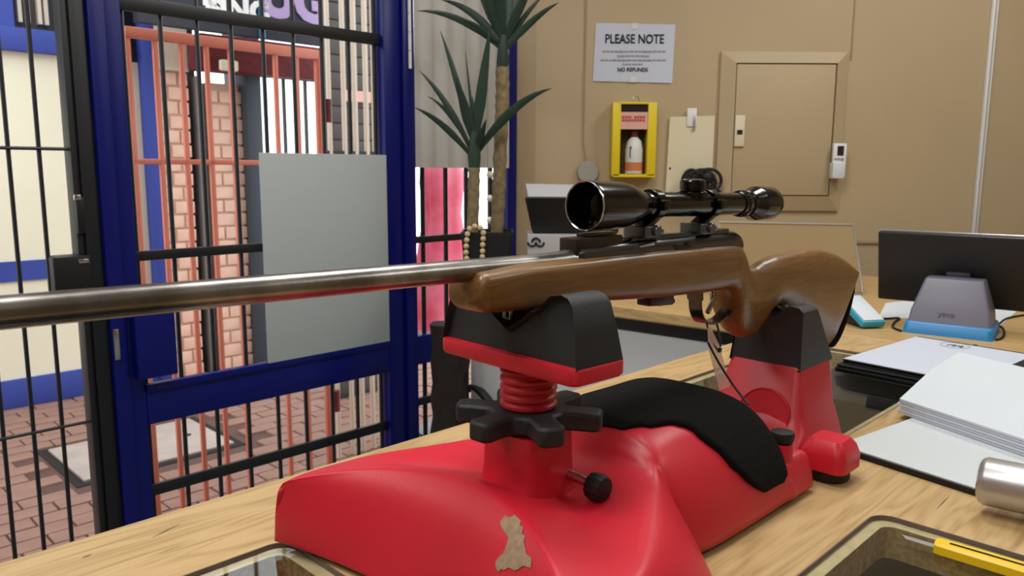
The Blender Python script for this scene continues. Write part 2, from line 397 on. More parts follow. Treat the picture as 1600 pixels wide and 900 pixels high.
# ================================================================== OUTSIDE: PAVEMENT
pv = cf('pavement', 0, 0, FZ, kind='structure')
MB().lohi((-4, GT + .13, -.12), (9, 7.5, -.012)).build('bedding', 'paver_joint', pv)
pm = MB().lohi((-.098, -.0465, -.02), (.098, .0465, 0), .004).mesh('paver', 'paver')
rest_pv = MB(); cand = []
MH = (.5, 1.15, 3.0, 3.6)            # manhole s0,s1,t0,t1
row = 0; t = GT + .2
while t < 4.38:
    s = -1.2 + (.102 if row % 2 else 0)
    while s < 4.5:
        if not (MH[0] - .1 < s < MH[1] + .1 and MH[2] - .05 < t < MH[3] + .05):
            p = W(s, t, FZ); d = p - CAM; k = d.dot(FW); xx = 800 + FPX * d.dot(RT) / k; yy = 450 - FPX * d.dot(UP) / k
            cand.append((k if (-60 < xx < 700 and yy < 1000) else k + 100, s, t))
        s += .204
    t += .101; row += 1
cand.sort()
for i, (k, s, t) in enumerate(cand):
    dz = random.uniform(-.002, .002)
    if i < 290:
        o = bpy.data.objects.new('paver', pm); COL.objects.link(o); o.parent = pv; o.location = (s, t, dz); o.rotation_euler = (random.uniform(-.01, .01), random.uniform(-.01, .01), random.uniform(-.01, .01))
    else: rest_pv.lohi((s - .098, t - .0465, -.02), (s + .098, t + .0465, dz))
rest_pv.build('more_pavers', 'paver', pv)['kind'] = 'stuff'
mh = cf('manhole_cover', (MH[0] + MH[1]) / 2, (MH[2] + MH[3]) / 2, FZ - .012, label='square concrete manhole cover set in the brick pavement', cat='manhole')
a, b = (MH[1] - MH[0]) / 2 + .05, (MH[3] - MH[2]) / 2
MB().lohi((-a, -b, -.02), (a, b, .004)).build('surround', 'dark_slot', mh)
MB().lohi((-a + .04, -b + .04, 0), (a - .04, b - .04, .014), .003).build('cover', 'concrete', mh)
for q in (-1, 1): MB().lathe([(0, .02), (.003, .02)], (q * (a - .16), 0, .0125), (0, 0, 1), 12).build('lift_hole', 'dark_slot', mh)

# ================================================================== OUTSIDE: FACADE
FT = 4.42
def fs(x, t=FT, y=300): return onT(x, y, t).x
def fz(x, y, t=FT): return onT(x, y, t).z
wo = cf('wall_outside', 0, FT, FZ, kind='structure')
def fo(s, t, z): return (s, t - FT, z - FZ)
def fbox(x0, x1, z0, z1, t0, t1, m, n, bev=0, parent=wo): return MB().lohi(fo(fs(x0) if x0 > -500 else -3.0, t0, z0), fo(fs(x1), t1, z1), bev).build(n, m, parent)
zc1 = fz(60, 84); zb0 = fz(40, 438); zb1 = fz(40, 407); zk = fz(60, 605)
fbox(-999, 208, FZ, zc1, FT, FT + .2, 'cream_wall', 'plaster')
fbox(-999, 82, zb0, zb1, FT - .012, FT, 'blue_band', 'painted_band')
fbox(-999, 232, FZ, FZ + .16, FT - .02, FT, 'blue_band', 'plinth', .004)
# blue framed window above the cream wall
fbox(-999, 208, zc1, zc1 + .12, FT - .05, FT + .1, 'blue_band', 'window_sill', .005)
fbox(22, 44, zc1 + .12, 2.2, FT - .02, FT + .1, 'blue_band', 'window_mullion')
fbox(112, 210, zc1 + .12, 2.2, FT - .02, FT + .1, 'blue_band', 'window_mullion')
fbox(-999, 210, zc1 + .1, 2.2, FT + .06, FT + .12, 'grey_shutter', 'window_pane')
for x in (54, 66, 84, 94): fbox(x, x + 6, zc1 + .16, zc1 + .42, FT + .02, FT + .06, 'pale_paint', 'window_slat')
fbox(205, 232, FZ, fz(215, 97), FT + .03, FT + .2, 'pale_paint', 'side_panel')
fbox(205, 232, fz(215, 97), 2.2, FT + .03, FT + .2, 'dark_navy', 'side_panel')
fbox(231, 251, FZ, 2.2, FT - .04, FT + .2, 'blue_band', 'corner_post', .004)
# brick pillars
bmesh_b = {}
def pillar(x0, x1, ztop, name_label):
    s0, s1 = fs(x0), fs(x1); wd = s1 - s0
    pr = cf('brick_pillar', (s0 + s1) / 2, FT + .08, FZ, label=name_label, cat='pillar', group='brick pillars outside')
    MB().lohi((-wd / 2 + .008, -.10, 0), (wd / 2 - .008, .2, ztop - FZ)).build('mortar_core', 'mortar', pr)
    L = (wd - .012) / 1.5; me1 = MB().lohi((-L / 2, -.012, -.036), (L / 2, .012, .036), .004).mesh('brick', 'brick'); me2 = MB().lohi((-L / 4 + .003, -.012, -.036), (L / 4 - .003, .012, .036), .004).mesh('brick', 'brick')
    z = .042; r = 0
    while z < ztop - FZ - .03:
        xs = [(-wd / 2 + L / 2, me1), (wd / 2 - L / 4, me2)] if r % 2 else [(-wd / 2 + L / 4, me2), (wd / 2 - L / 2, me1)]
        for x, me in xs:
            o = bpy.data.objects.new('brick', me); COL.objects.link(o); o.parent = pr; o.location = (x, -.1 + random.uniform(-.002, .002), z)
        z += .086; r += 1
pillar(252, 300, fz(275, 112), 'pink brick pillar nearer the blue corner post')
pillar(328, 380, fz(355, 132), 'pink brick pillar beside the dark slate column')
fbox(252, 300, fz(275, 112), 2.2, FT - .05, FT + .2, 'pale_paint', 'pillar_cap')
fbox(300, 330, FZ, 2.2, FT + .15, FT + .3, 'slate', 'recess')
fbox(311, 320, FZ, fz(315, 120), FT - .05, FT + .05, 'silver', 'downpipe', .01)
fbox(380, 403, FZ, 2.2, FT - .1, FT + .2, 'slate', 'column', .004)
fbox(298, 500, fz(400, 122), fz(400, 72), FT - .25, FT - .05, 'awning', 'awning', .01)
fbox(322, 348, fz(335, 118), fz(335, 102), FT - .3, FT - .26, 'cream_wall', 'lamp_box', .01)
fbox(403, 409, FZ, 2.2, FT - .05, FT, 'slate', 'column', .004)
fbox(416, 500, fz(450, 112), fz(450, 103), FT - .05, FT + .1, 'dark_bar', 'frame_rail')
for x in (447, 480): fbox(x, x + 4, FZ, fz(450, 80), FT - .01, FT + .01, 'dark_bar', 'frame_post')
fbox(516, 524, FZ, 2.2, FT - .02, FT + .02, 'awning', 'column')
# sign above
sg = cf('shop_sign', fs(420), FT - .6, 1.35 , label='dark shop sign with white and lilac lettering above the orange gate', cat='sign')
SGT = FT - .6
sz0 = onT(420, 60, SGT).z; sg.location = W(onT(420, 30, SGT).x, SGT, sz0)
sxa, sxb = onT(215, 30, SGT).x - onT(420, 30, SGT).x, onT(560, 30, SGT).x - onT(420, 30, SGT).x
MB().lohi((sxa, 0, 0), (sxb, .06, .8)).build('sign_panel', 'sign_dark', sg)
text_mesh('lettering', 'LING', .17, 'white_paint', sg, (onT(372, 25, SGT).x - onT(420, 30, SGT).x, -.006, onT(372, 17, SGT).z - sz0), (pi / 2, 0, 0), .004, bold=.008)
text_mesh('lettering', 'S', .15, 'white_paint', sg, (onT(335, 14, SGT).x - onT(420, 30, SGT).x, -.006, onT(335, 14, SGT).z - sz0), (pi / 2, 0, 0), .004, bold=.008)
text_mesh('lettering', 'E', .15, 'white_paint', sg, (onT(325, -8, SGT).x - onT(420, 30, SGT).x, -.006, onT(325, -6, SGT).z - sz0), (pi / 2, 0, 0), .004, bold=.008)
text_mesh('lettering', 'UG', .3, 'lilac', sg, (onT(460, 10, SGT).x - onT(420, 30, SGT).x, -.006, onT(460, 4, SGT).z - sz0), (pi / 2, 0, 0), .004, bold=.016)
MB().lohi((onT(403, 10, SGT).x - onT(420, 30, SGT).x, -.01, .0), (onT(412, 10, SGT).x - onT(420, 30, SGT).x, 0, .7)).build('blue_stripe', 'sky_blue', sg)

# grey slatted shutter wall right of the bright gap
SHT = 3.3
gs = cf('roller_shutter', fs(515, SHT), SHT, FZ, label='dark grey slatted shutter with pale upright posts seen through the door', cat='shutter')
wd = fs(610, SHT) - fs(515, SHT)
MB().lohi((0, 0, 0), (wd, .05, 3.1)).build('backing', 'slate', gs)
sl = MB().lohi((0, -.012, 0), (wd, 0, .085), .004).mesh('slat', 'grey_shutter')
for k in range(34):
    o = bpy.data.objects.new('slat', sl); COL.objects.link(o); o.parent = gs; o.location = (0, 0, .02 + .091 * k)
MB().lohi((fs(540, SHT) - fs(515, SHT), -.03, fz(560, 160, SHT) - FZ), (fs(578, SHT) - fs(515, SHT), -.013, fz(560, 143, SHT) - FZ)).build('pink_plate', 'pink_label', gs)
PT = 2.5
pf = cf('pale_railing', fs(518, PT), PT, FZ, label='pale painted upright railing in front of the grey shutter', cat='railing')
for x, w_ in ((518, .008), (541, .008), (558, .009), (575, .009), (590, .018)):
    s = fs(x, PT) - fs(518, PT); MB().lohi((s - w_, -.01, 0), (s + w_, .01, 2.9), .003).build('upright', 'pale_paint', pf)
MB().lohi((-.02, -.006, fz(560, 240, PT) - FZ - .01), (fs(596, PT) - fs(518, PT), .006, fz(560, 240, PT) - FZ + .01)).build('crosspiece', 'dark_bar', pf)

# ================================================================== ORANGE SECURITY GATE (outside the door)
OT = 2.3
og = cf('security_gate', .51, OT, FZ, label='orange painted steel bar gate standing open outside the blue door', cat='gate')
def ol(s, z): return (s - .51, 0, z - FZ)
MB().lohi((0, -.012, 1.74), (.735, .012, 1.775), .003).build('top_rail', 'orange_paint', og)
MB().lohi((0, -.008, 1.328), (.735, .008, 1.346), .002).build('mid_rail', 'orange_paint', og)
MB().lohi((0, -.012, .005), (.735, .012, .022), .003).build('bottom_rail', 'orange_paint', og)
ob = MB().lohi((-.008, -.008, .02), (.008, .008, 1.745), .002).mesh('bar', 'orange_paint')
for k in range(9):
    if k == 5: continue
    o = bpy.data.objects.new('bar', ob); COL.objects.link(o); o.parent = og; o.location = (.008 + .0885 * k, 0, 0)
MB().lohi((.718, -.012, .02), (.735, .012, 1.775), .003).build('end_post', 'orange_paint', og)
for z in (.3, 1.5): MB().lathe([(0, .016), (.09, .016)], (.76, 0, z), (0, 0, 1), 12).build('hinge', 'awning', og)

# pink garment on a stand, behind the right-hand panel
g0 = onT(692, 410, 2.45)
gp = cf('garment_stand', g0.x, 2.45, FZ, label='pink and red dress on a stand outside the right-hand bars', cat='garment')
rings = []
for z, r in ((.55, .19), (.7, .17), (.95, .13), (1.1, .10), (1.25, .12), (1.36, .11), (1.42, .05)):
    rings.append([((r + .012 * sin(7 * a_)) * cos(a_) * 1.0, (r * .6 + .01 * sin(5 * a_)) * sin(a_), z) for a_ in [2 * pi * j / 36 for j in range(36)]])
MB().loft(rings).build('dress', 'pink_cloth', gp, ang=60)
MB().lathe([(0, .14), (.015, .14), (.02, .012), (1.46, .012), (1.5, .03), (1.53, .025), (1.55, .005)], (0, 0, 0), (0, 0, 1), 20).build('stand', 'black_plastic', gp)
# ================================================================== COUNTERS
def rrect(s0, s1, t0, t1, r, n=6):
    out = []
    for (cx, cy, a0) in ((s1 - r, t1 - r, 0), (s0 + r, t1 - r, pi / 2), (s0 + r, t0 + r, pi), (s1 - r, t0 + r, 3 * pi / 2)):
        for k in range(n + 1): a = a0 + pi / 2 * k / n; out.append((cx + r * cos(a), cy + r * sin(a)))
    return out
def holed(name, outer, holes, z0, z1, material, parent):
    cu = bpy.data.curves.new('c', 'CURVE'); cu.dimensions = '2D'; cu.fill_mode = 'BOTH'; cu.extrude = (z1 - z0) / 2
    for p in [outer] + holes:
        sp = cu.splines.new('POLY'); sp.points.add(len(p) - 1); sp.use_cyclic_u = True
        for q, (x, y) in zip(sp.points, p): q.co = (x, y, 0, 1)
    tmp = bpy.data.objects.new('tmp', cu); COL.objects.link(tmp); dg = bpy.context.evaluated_depsgraph_get(); dg.update()
    me = bpy.data.meshes.new_from_object(tmp.evaluated_get(dg)); bpy.data.objects.remove(tmp); bpy.data.curves.remove(cu)
    for v in me.vertices: v.co.z += (z0 + z1) / 2
    me.name = name; me.materials.clear(); me.materials.append(MATS[material]); o = bpy.data.objects.new(name, me); COL.objects.link(o); o.parent = parent
    for p in me.polygons: p.use_smooth = False
    return o
# thin glass (transparent with a fresnel sheen)
gm = bpy.data.materials.new('thin_glass'); gm.use_nodes = True; nt = gm.node_tree; nt.nodes.clear()
_o = nt.nodes.new('ShaderNodeOutputMaterial'); _x = nt.nodes.new('ShaderNodeMixShader'); _t = nt.nodes.new('ShaderNodeBsdfTransparent'); _g = nt.nodes.new('ShaderNodeBsdfGlossy'); _f = nt.nodes.new('ShaderNodeLayerWeight'); _f.inputs[0].default_value = .5
_p = nt.nodes.new('ShaderNodeMath'); _p.operation = 'POWER'; _p.inputs[1].default_value = 4; nt.links.new(_f.outputs['Facing'], _p.inputs[0]); _q = nt.nodes.new('ShaderNodeMath'); _q.operation = 'MULTIPLY_ADD'; _q.inputs[1].default_value = .4; _q.inputs[2].default_value = .03; nt.links.new(_p.outputs[0], _q.inputs[0])
_g.inputs['Roughness'].default_value = .03; _t.inputs[0].default_value = (.95, .97, .97, 1)
nt.links.new(_q.outputs[0], _x.inputs[0]); nt.links.new(_t.outputs[0], _x.inputs[1]); nt.links.new(_g.outputs[0], _x.inputs[2]); nt.links.new(_x.outputs[0], _o.inputs[0]); MATS['thin_glass'] = gm

CA = (-1.0, -.118, -.40, .198); CB = (.02, .366, -.44, -.195); CC = (.50, 1.12, -.075, .25)
ctr = cf('counter', 0, 0, 0, label='oak laminate shop counter with glass-covered openings under the red rest', cat='counter')
outer = [(-1.3, .34), (1.252, .34), (1.335, -.5), (-1.3, -.5)]
ledge = .014
holes = [rrect(*c, .022) for c in (CA, CB, CC)]
inner = [rrect(c[0] + ledge, c[1] - ledge, c[2] + ledge, c[3] - ledge, .014) for c in (CA, CB, CC)]
holed('worktop', outer, holes, -.006, 0, 'oak', ctr)
holed('core_board', outer, inner, -.040, -.006, 'chipboard', ctr)
for c, hO, hI in zip((CA, CB, CC), holes, inner):
    holed('opening_rim', [(x, y) for x, y in hO], [hI], -.0065, -.0052, 'rim_pale', ctr)
    # laminate edge as a slim dark band round the opening
    ring_in = rrect(c[0] + .0015, c[1] - .0015, c[2] + .0015, c[3] - .0015, .0205)
    holed('edge_band', hO, [ring_in], -.0052, .0003, 'laminate_edge', ctr)
    g = holed('glass_pane', rrect(c[0] + .002, c[1] - .002, c[2] + .002, c[3] - .002, .02), [], -.0048, -.0022, 'thin_glass', ctr)
for px_ in (((238, 840), (281, 819), 1.6), ((128, 872), (144, 866), 1.8), ((1463, 796), (1484, 774), 1.0), ((1250, 752), (1275, 745), .8)):
    a_, b_ = onZ(*px_[0], 0), onZ(*px_[1], 0); d_ = (b_ - a_); nrm = Vector((-d_.y, d_.x, 0)).normalized() * .0007 * px_[2]; m_ = (a_ + b_) / 2
    MB().prism([(a_.x, a_.y), (m_.x - nrm.x, m_.y - nrm.y), (b_.x, b_.y), (m_.x + nrm.x, m_.y + nrm.y)], -.0005, .0003).build('grain_crack', 'laminate_edge', ctr)
def cpan(a, b, m, n): return MB().lohi(a, b).build(n, m, ctr)
cpan((-1.28, .29, FZ), (1.2, .31, -.04), 'panel_grey', 'front_panel')
cpan((-1.28, -.46, FZ), (1.3, -.44, -.04), 'oak', 'back_panel')
cpan((-1.28, -.44, FZ), (-1.26, .29, -.04), 'oak', 'end_panel')
cpan((-1.26, -.44, -.15), (1.2, .29, -.13), 'case_dark', 'display_shelf')
# return counter
ret = cf('side_counter', 0, 0, 0, label='second oak-topped counter with a grey front running along the tan wall', cat='counter')
fr = [(1.262, .335), (1.148, 1.33)]
rp = [(1.340, -.5), (1.385, -.9), (2.35, -.9), (2.35, .80), (1.78, 1.40), (1.140, 1.40), (1.262, .335)]
MB().prism(rp, -.034, 0).build('worktop', 'oak_across', ret, bevel=.005)
ins = [(1.31, .33), (1.45, -.9), (2.33, -.9), (2.33, .78), (1.77, 1.37), (1.192, 1.37)]
MB().prism(ins, -.075, -.034).build('shade_strip', 'black_plastic', ret)  # black strip stands in for the shadow under the worktop edge
ins2 = [(1.30, .33), (1.44, -.9), (2.34, -.9), (2.34, .78), (1.77, 1.36), (1.186, 1.36)]
MB().prism(ins2, FZ, -.075).build('front_panel', 'panel_grey', ret)

# ================================================================== RED SHOOTING REST
rest = cf('shooting_rest', 0, 0, 0, label='red plastic rifle shooting rest with black cradles and foam pad on the counter', cat='shooting rest')
# stations: s0, k (sweep at the edges), w (half width of top), z centre, z edge, wb (half width at counter), eb (s shift of bottom)
STN = [(-.108, .028, .186, .000, .000, .190, 0),
       (-.098, .037, .187, .030, .026, .190, 0),
       (-.078, .053, .186, .070, .048, .190, 0),
       (-.060, .069, .185, .090, .060, .190, -.002),
       (-.045, .080, .184, .0965, .065, .190, -.006),
       (-.018, .078, .181, .085, .069, .192, 0),
       (.016, .055, .170, .073, .072, .194, .036),
       (.044, .030, .140, .072, .076, .182, .050),
       (.070, .008, .112, .080, .081, .152, .040),
       (.092, .000, .096, .088, .084, .126, .026),
       (.108, .000, .084, .104, .090, .112, .006),
       (.122, .000, .076, .115, .101, .116, 0),
       (.160, .000, .070, .118, .107, .122, 0),
       (.230, .000, .068, .118, .107, .124, 0),
       (.280, .000, .068, .117, .106, .124, 0),
       (.304, .000, .074, .104, .095, .124, 0),
       (.322, .000, .098, .058, .050, .125, 0),
       (.332, .000, .108, .046, .043, .124, 0),
       (.362, .000, .112, .046, .043, .124, 0),
       (.370, .000, .112, .040, .037, .123, 0),
       (.372, .000, .113, .000, .000, .122, 0)]
NS = 7
STI = catmull(STN, NS)
def base_pt(a, c):
    """a in [0,len-1] fine station index, c in [-1,1]; |c|<.62 top sheet, beyond: side wall"""
    i = min(int(a), len(STI) - 2); u = a - i
    s0, k, w_, zc, ze, wb, eb = [x + (y - x) * u for x, y in zip(STI[i], STI[i + 1])]
    zc = max(zc, 0); ze = max(ze, 0)
    q = abs(c); sg = 1 if c >= 0 else -1; C0 = .62
    if q <= C0:
        b = q / C0; t = w_ * b; z = zc + (ze - zc) * (b ** 2.2 if s0 < .1 else b ** 3.4); s = s0 - k * b * b
    else:
        v = (q - C0) / (1 - C0)
        # rounded shoulder then sloping wall
        t = w_ + (wb - w_) * (v + .18 * sin(pi * v)); z = ze * (1 - v ** 1.25); s = s0 - k + eb * v
    return Vector((s, sg * t, .006 + .945 * z))
NA = len(STI) - 1; NC = 56
mb = MB(); rings = [[base_pt(a, -1 + 2 * j / NC) for j in range(NC + 1)] for a in range(NA + 1)]
mb.loft(rings, closed=False)
base = mb.build('base', 'red', rest, ang=48)
b_ = base.modifiers.new('solid', 'SOLIDIFY'); b_.thickness = .004; b_.offset = -1
sm = base.modifiers.new('smooth', 'SMOOTH'); sm.factor = .5; sm.iterations = 3
# worn patch where a sticker was, on the front face
def sheet_off(u, v, d):
    p = base_pt(u, v); e = .3; pa = base_pt(min(u + e, NA), v) - base_pt(max(u - e, 0), v); pc_ = base_pt(u, v + .01) - base_pt(u, v - .01); n = pa.cross(pc_)
    n = n.normalized() if n.length > 0 else Vector((0, 0, 1))
    if n.z < 0 and abs(v) < .6: n = -n
    elif abs(v) >= .6 and n.y * v < 0: n = -n
    return p + n * d
from mathutils.bvhtree import BVHTree
_dg = bpy.context.evaluated_depsgraph_get(); _dg.update(); _ev = base.evaluated_get(_dg); _bv = BVHTree.FromObject(_ev, _dg)
_inv = Matrix.Translation(OO) @ Matrix.Rotation(RZ, 4, 'Z'); _inv = _inv.inverted()
def hit_base(x, y, d=.0007):
    o_ = _inv @ CAM; dr = (_inv.to_3x3() @ ray(x, y)).normalized(); h = _bv.ray_cast(o_, dr); n_ = h[1] if h[1].dot(dr) < 0 else -h[1]; return h[0] + n_ * d
pts2 = [(782, 815), (786, 811), (790, 805), (795, 809), (800, 808), (804, 805), (808, 808), (814, 815), (813, 822), (818, 824), (816, 835), (821, 838), (819, 848), (822, 858), (823, 868), (831, 872), (831, 880), (830, 888), (824, 886), (818, 884), (812, 889), (806, 892), (800, 889), (795, 887), (789, 891), (784, 889), (780, 894), (776, 889), (775, 882), (776, 876), (781, 870), (786, 866), (790, 858), (793, 850), (795, 840), (794, 832), (788, 830), (784, 824)]
cxp, cyp = 803, 852; R = 7; n = len(pts2)
vs = [hit_base(cxp + (x - cxp) * (r + .02) / (R + .02), cyp + (y - cyp) * (r + .02) / (R + .02)) for r in range(R + 1) for x, y in pts2]
fsx = [(r * n + j, r * n + (j + 1) % n, (r + 1) * n + (j + 1) % n, (r + 1) * n + j) for r in range(R) for j in range(n)] + [tuple(range(n))]
MB().add(vs, fsx).build('worn_patch', 'scuff', rest, ang=80)
# screw housing under the column
PS, PTT = .018, -.004
def rsq(h, r, n=5): return rrect(-h, h, -h, h, r, n)
mb = MB(); mb.loft([[(PS + x * k, PTT + y * k, z) for x, y in rsq(.031, .007)] for z, k in ((.070, 1.12), (.088, 1.03), (.10, 1), (.132, .97))]); mb.build('screw_housing', 'red', rest)
# clamp screw with knurled knob
kz = onT(905, 743, -.045).z; ks = onT(882, 736, -.03).x
cs = MB().lathe([(0, .0048), (.042, .0048)], (ks, -.026, kz), (0, -1, -.06), 14).build('clamp_screw', 'chrome', rest)
mb = MB(); rings = []
for dy, r in ((0, .006), (.002, .0115), (.012, .0125), (.017, .0105), (.0185, .004)):
    rings.append([(ks + cos(2 * pi * j / 48) * r * (1 + (.035 if j % 4 < 2 else -.025) * (r > .009)), -.060 - dy, kz - .003 + sin(2 * pi * j / 48) * r * (1 + (.035 if j % 4 < 2 else -.025) * (r > .009))) for j in range(48)])
mb.loft(rings).build('knob', 'rubber_foot', cs, ang=30)
# handwheel: six-armed star
mb = MB(); star = []; N6 = 6
for k in range(N6):
    a0 = radians(2) + 2 * pi * k / N6
    for da, r in ((-.36, .036), (-.235, .050), (-.20, .062), (-.13, .068), (.13, .068), (.20, .062), (.235, .050), (.36, .036)): star.append((PS + r * cos(a0 + da), PTT + r * sin(a0 + da)))
mb.prism(star, .1345, .152); mb.build('handwheel', 'rubber', rest, bevel=.003)
# threaded column
prof = [(.150, .0225)]; z = .152
while z < .193: prof += [(z, .0235), (z + .0022, .0262), (z + .0048, .0262), (z + .007, .0235)]; z += .0078
prof += [(.1945, .024)]
MB().lathe([(z, r) for z, r in prof], (PS, PTT, 0), (0, 0, 1), 40).build('threaded_column', 'red_dull', rest, ang=30)
# front cradle: red plate and moulded black rest with a V
CS0, CS1 = -.013, .047; T0, T1 = -.090, .083
ROT = Matrix.Translation((.017, -.0035, 0)) @ Matrix.Rotation(radians(-2.5), 4, 'Z') @ Matrix.Translation((-.017, .0035, 0))
cr = empty('cradle_plate_tmp'); bpy.data.objects.remove(cr)
mb = MB(); mb.loft([[tuple(ROT @ Vector((.017 + (x - .017) * k, -.0035 + (y + .0035) * k, z))) for x, y in rrect(CS0 - .002, CS1 + .002, T0 - .002, T1 + .002, .008)] for z, k in ((.1925, .97), (.195, 1), (.205, 1), (.2065, .99))])
mb.build('cradle_plate', 'red', rest)
prof = [(T0, .206), (T0 + .004, .232), (T0 + .010, .256), (T0 + .016, .2625), (T0 + .024, .2645), (T0 + .036, .262), (T0 + .044, .2545), (T0 + .052, .2475), (T0 + .058, .2465), (T0 + .068, .238), (-.004, .2275)]
pm_ = [(-.007 - t, z) for t, z in prof[:-1]][::-1]
full = prof + pm_
mb = MB(); rings = []
for s_, sh in ((CS0 + .006, .55), (CS0 + .001, .15), (CS0, 0), (CS0 + .02, -.0), (CS1 - .01, 0), (CS1 - .001, .15), (CS1 - .004, .55)):
    rings.append([tuple(ROT @ Vector((s_ + (.006 * (z - .206) / .055 if s_ < .017 else -.006 * (z - .206) / .055), t if z < .21 else t + (-.004 - t) * .03 * sh, z if z < .207 else z - .007 * sh))) for t, z in full])
mb.loft(rings).build('cradle', 'rubber', rest, ang=40)
# foam pad draped over the body
def a_of_s(sv):
    lo, hi = 9 * NS, 17 * NS
    for _ in range(30):
        m_ = (lo + hi) / 2
        if base_pt(m_, 0).x < sv: lo = m_
        else: hi = m_
    return lo
mb = MB(); NQ, NP = 60, 26; top = []; bot = []
for i in range(NQ + 1):
    q = -1 + 2 * i / NQ; c = q * .92; aq = abs(q)
    s1 = sinterp([(0, .114), (.30, .118), (.48, .140), (.60, .172), (.72, .186), (.84, .206), (.94, .228), (1, .256)], aq)
    s2 = sinterp([(0, .306), (.5, .307), (.72, .309), (.88, .310), (.96, .308), (1, .298)], aq)
    top.append([sheet_off(a_of_s(s1 + (s2 - s1) * j / NP), c, .0055 if 0 < j < NP and 0 < i < NQ else .003) for j in range(NP + 1)])
    bot.append([sheet_off(a_of_s(s1 + (s2 - s1) * j / NP), c, -.001) for j in range(NP + 1)])
rings = [tr + br[::-1] for tr, br in zip(top, bot)]
mb.loft(rings).build('foam_pad', 'pad_foam', rest, ang=60)
# rear deck: knob on a boss
kp = onZ(1217, 712, .05)
ksx, ktx = .333, -.100
MB().lathe([(0, .0125), (.022, .0115)], (ksx, ktx, .040), (0, 0, 1), 24).build('knob_boss', 'red', rest)
kn = MB().lathe([(0, .006), (.003, .0125), (.010, .0135), (.013, .0125), (.0145, .004)], (ksx, ktx, .062), (0, 0, 1), 28).build('deck_knob', 'rubber_foot', rest)
# rear tower
TC = -.009
def tsec(z, s0, s1, h, r, tc=TC): return [(x, y + tc, z) for x, y in rrect(s0, s1, -h, h, r, 4)]
mb = MB(); mb.loft([tsec(.016, .400, .552, .088, .02, 0), tsec(.030, .405, .552, .084, .02, 0), tsec(.042, .430, .552, .070, .016), tsec(.060, .442, .553, .062, .014), tsec(.113, .462, .556, .0500, .008), tsec(.116, .464, .554, .048, .008)])
mb.build('tower', 'red_dull', rest, ang=30)
MB().lathe([(-.004, .036), (.004, .036), (.0055, .0345), (.004, .033), (.002, .002)], (.440, -.024, .052), (-1, 0, .3), 44).build('pivot_disc', 'red_dull', rest)
for sg_ in (-1, 1):
    mb = MB(); cxx, cyy = .424, sg_ * .118
    mb.loft([[(cxx + x * k, cyy + y * k, z) for x, y in rrect(-.030, .030, -.028, .028, .012)] for z, k in ((.016, 1), (.033, 1), (.044, .86), (.051, .66))])
    ft = mb.build('foot_boss', 'red', rest)
    MB().lathe([(0, .021), (.003, .024), (.015, .024), (.0175, .022)], (cxx, cyy, 0), (0, 0, 1), 28).build('rubber_foot', 'rubber_foot', ft)
for sg_ in (-1, 1): MB().lathe([(0, .02), (.003, .022), (.012, .022), (.013, .02)], (.52, sg_ * .06, 0), (0, 0, 1), 24).build('rubber_foot', 'rubber_foot', rest)
for q_ in ((-.07, .12), (-.07, -.12), (.33, .08), (.33, -.08)): MB().lathe([(0, .014), (.003, .016), (.012, .016)], (q_[0], q_[1], 0), (0, 0, 1), 20).build('rubber_foot', 'rubber_foot', rest)
MB().lohi((.36, -.035, .014), (.41, .035, .034), .004).build('slide_bar', 'red_dull', rest)
capp = [(-.050, .113), (-.0445, .186), (-.038, .1915), (-.026, .1925), (-.018, .187), (-.008, .1785), (0, .1765), (.008, .1785), (.018, .187), (.026, .1925), (.038, .1915), (.0445, .186), (.050, .113)]
mb = MB(); rings = []
def cs_(s_, z): 
    u = max(0, (z - .113) / .08); a = .462 + .012 * u; b = .560 - .048 * u; return a + (b - a) * s_
for f_, sh in ((.03, .004), (0, .0008), (.0, 0), (.5, 0), (1, 0), (1, .0008), (.97, .004)):
    rings.append([(cs_(f_, z), t + TC, z - (sh if z > .12 else 0)) for t, z in capp])
mb.loft(rings).build('tower_cradle', 'rubber', rest, ang=40)

# ================================================================== RIFLE
rifle = cf('rifle', 0, 0, 0, label='bolt-action rifle with walnut stock and black telescopic sight lying in the rest', cat='rifle')
def zb_(s): return .2812 - .0205 * s
MB().lathe([(-.75, .0093), (-.3, .0093), (.03, .0094), (.055, .0100), (.075, .0118), (.085, .0125)], (0, 0, zb_(0)), (1, 0, -.0205), 36).build('barrel', 'steel_barrel', rifle)
# stock: lofted cross sections
TOPT = [(-.056, .272), (-.052, .2815), (.0, .2845), (.2, .2825), (.37, .2795), (.378, .279), (.386, .273), (.396, .258), (.406, .247), (.418, .2435), (.436, .2445), (.455, .2500), (.485, .2545), (.53, .2560), (.58, .2575), (.63, .2540), (.68, .2440), (.712, .2330), (.728, .2240), (.736, .214)]
BOTT = [(-.056, .254), (-.050, .248), (-.03, .2455), (.1, .2395), (.2, .2315), (.3, .2265), (.345, .2255), (.358, .224), (.366, .216), (.372, .200), (.378, .180), (.388, .166), (.402, .158), (.420, .1545), (.440, .157), (.456, .167), (.470, .178), (.485, .1850), (.505, .1865), (.525, .1800), (.56, .160), (.60, .136), (.640, .112), (.656, .1035), (.664, .1025), (.674, .106), (.690, .124), (.708, .150), (.722, .174), (.731, .193), (.736, .210)]
WID = [(-.056, .0205), (-.050, .0235), (-.03, .0245), (.2, .0255), (.36, .0255), (.39, .0235), (.42, .0195), (.45, .0195), (.50, .0215), (.58, .0235), (.66, .0235), (.736, .021)]
EXP = [(-.056, 4.5), (.33, 4.0), (.39, 2.6), (.45, 2.2), (.55, 2.3), (.736, 2.4)]
ss = []
x = -.056
while x < .7359: ss.append(x); x += .002 if (x < -.04 or .34 < x < .52 or x > .63) else .006
ss.append(.7355)
NR = 36; mb = MB(); rings = []
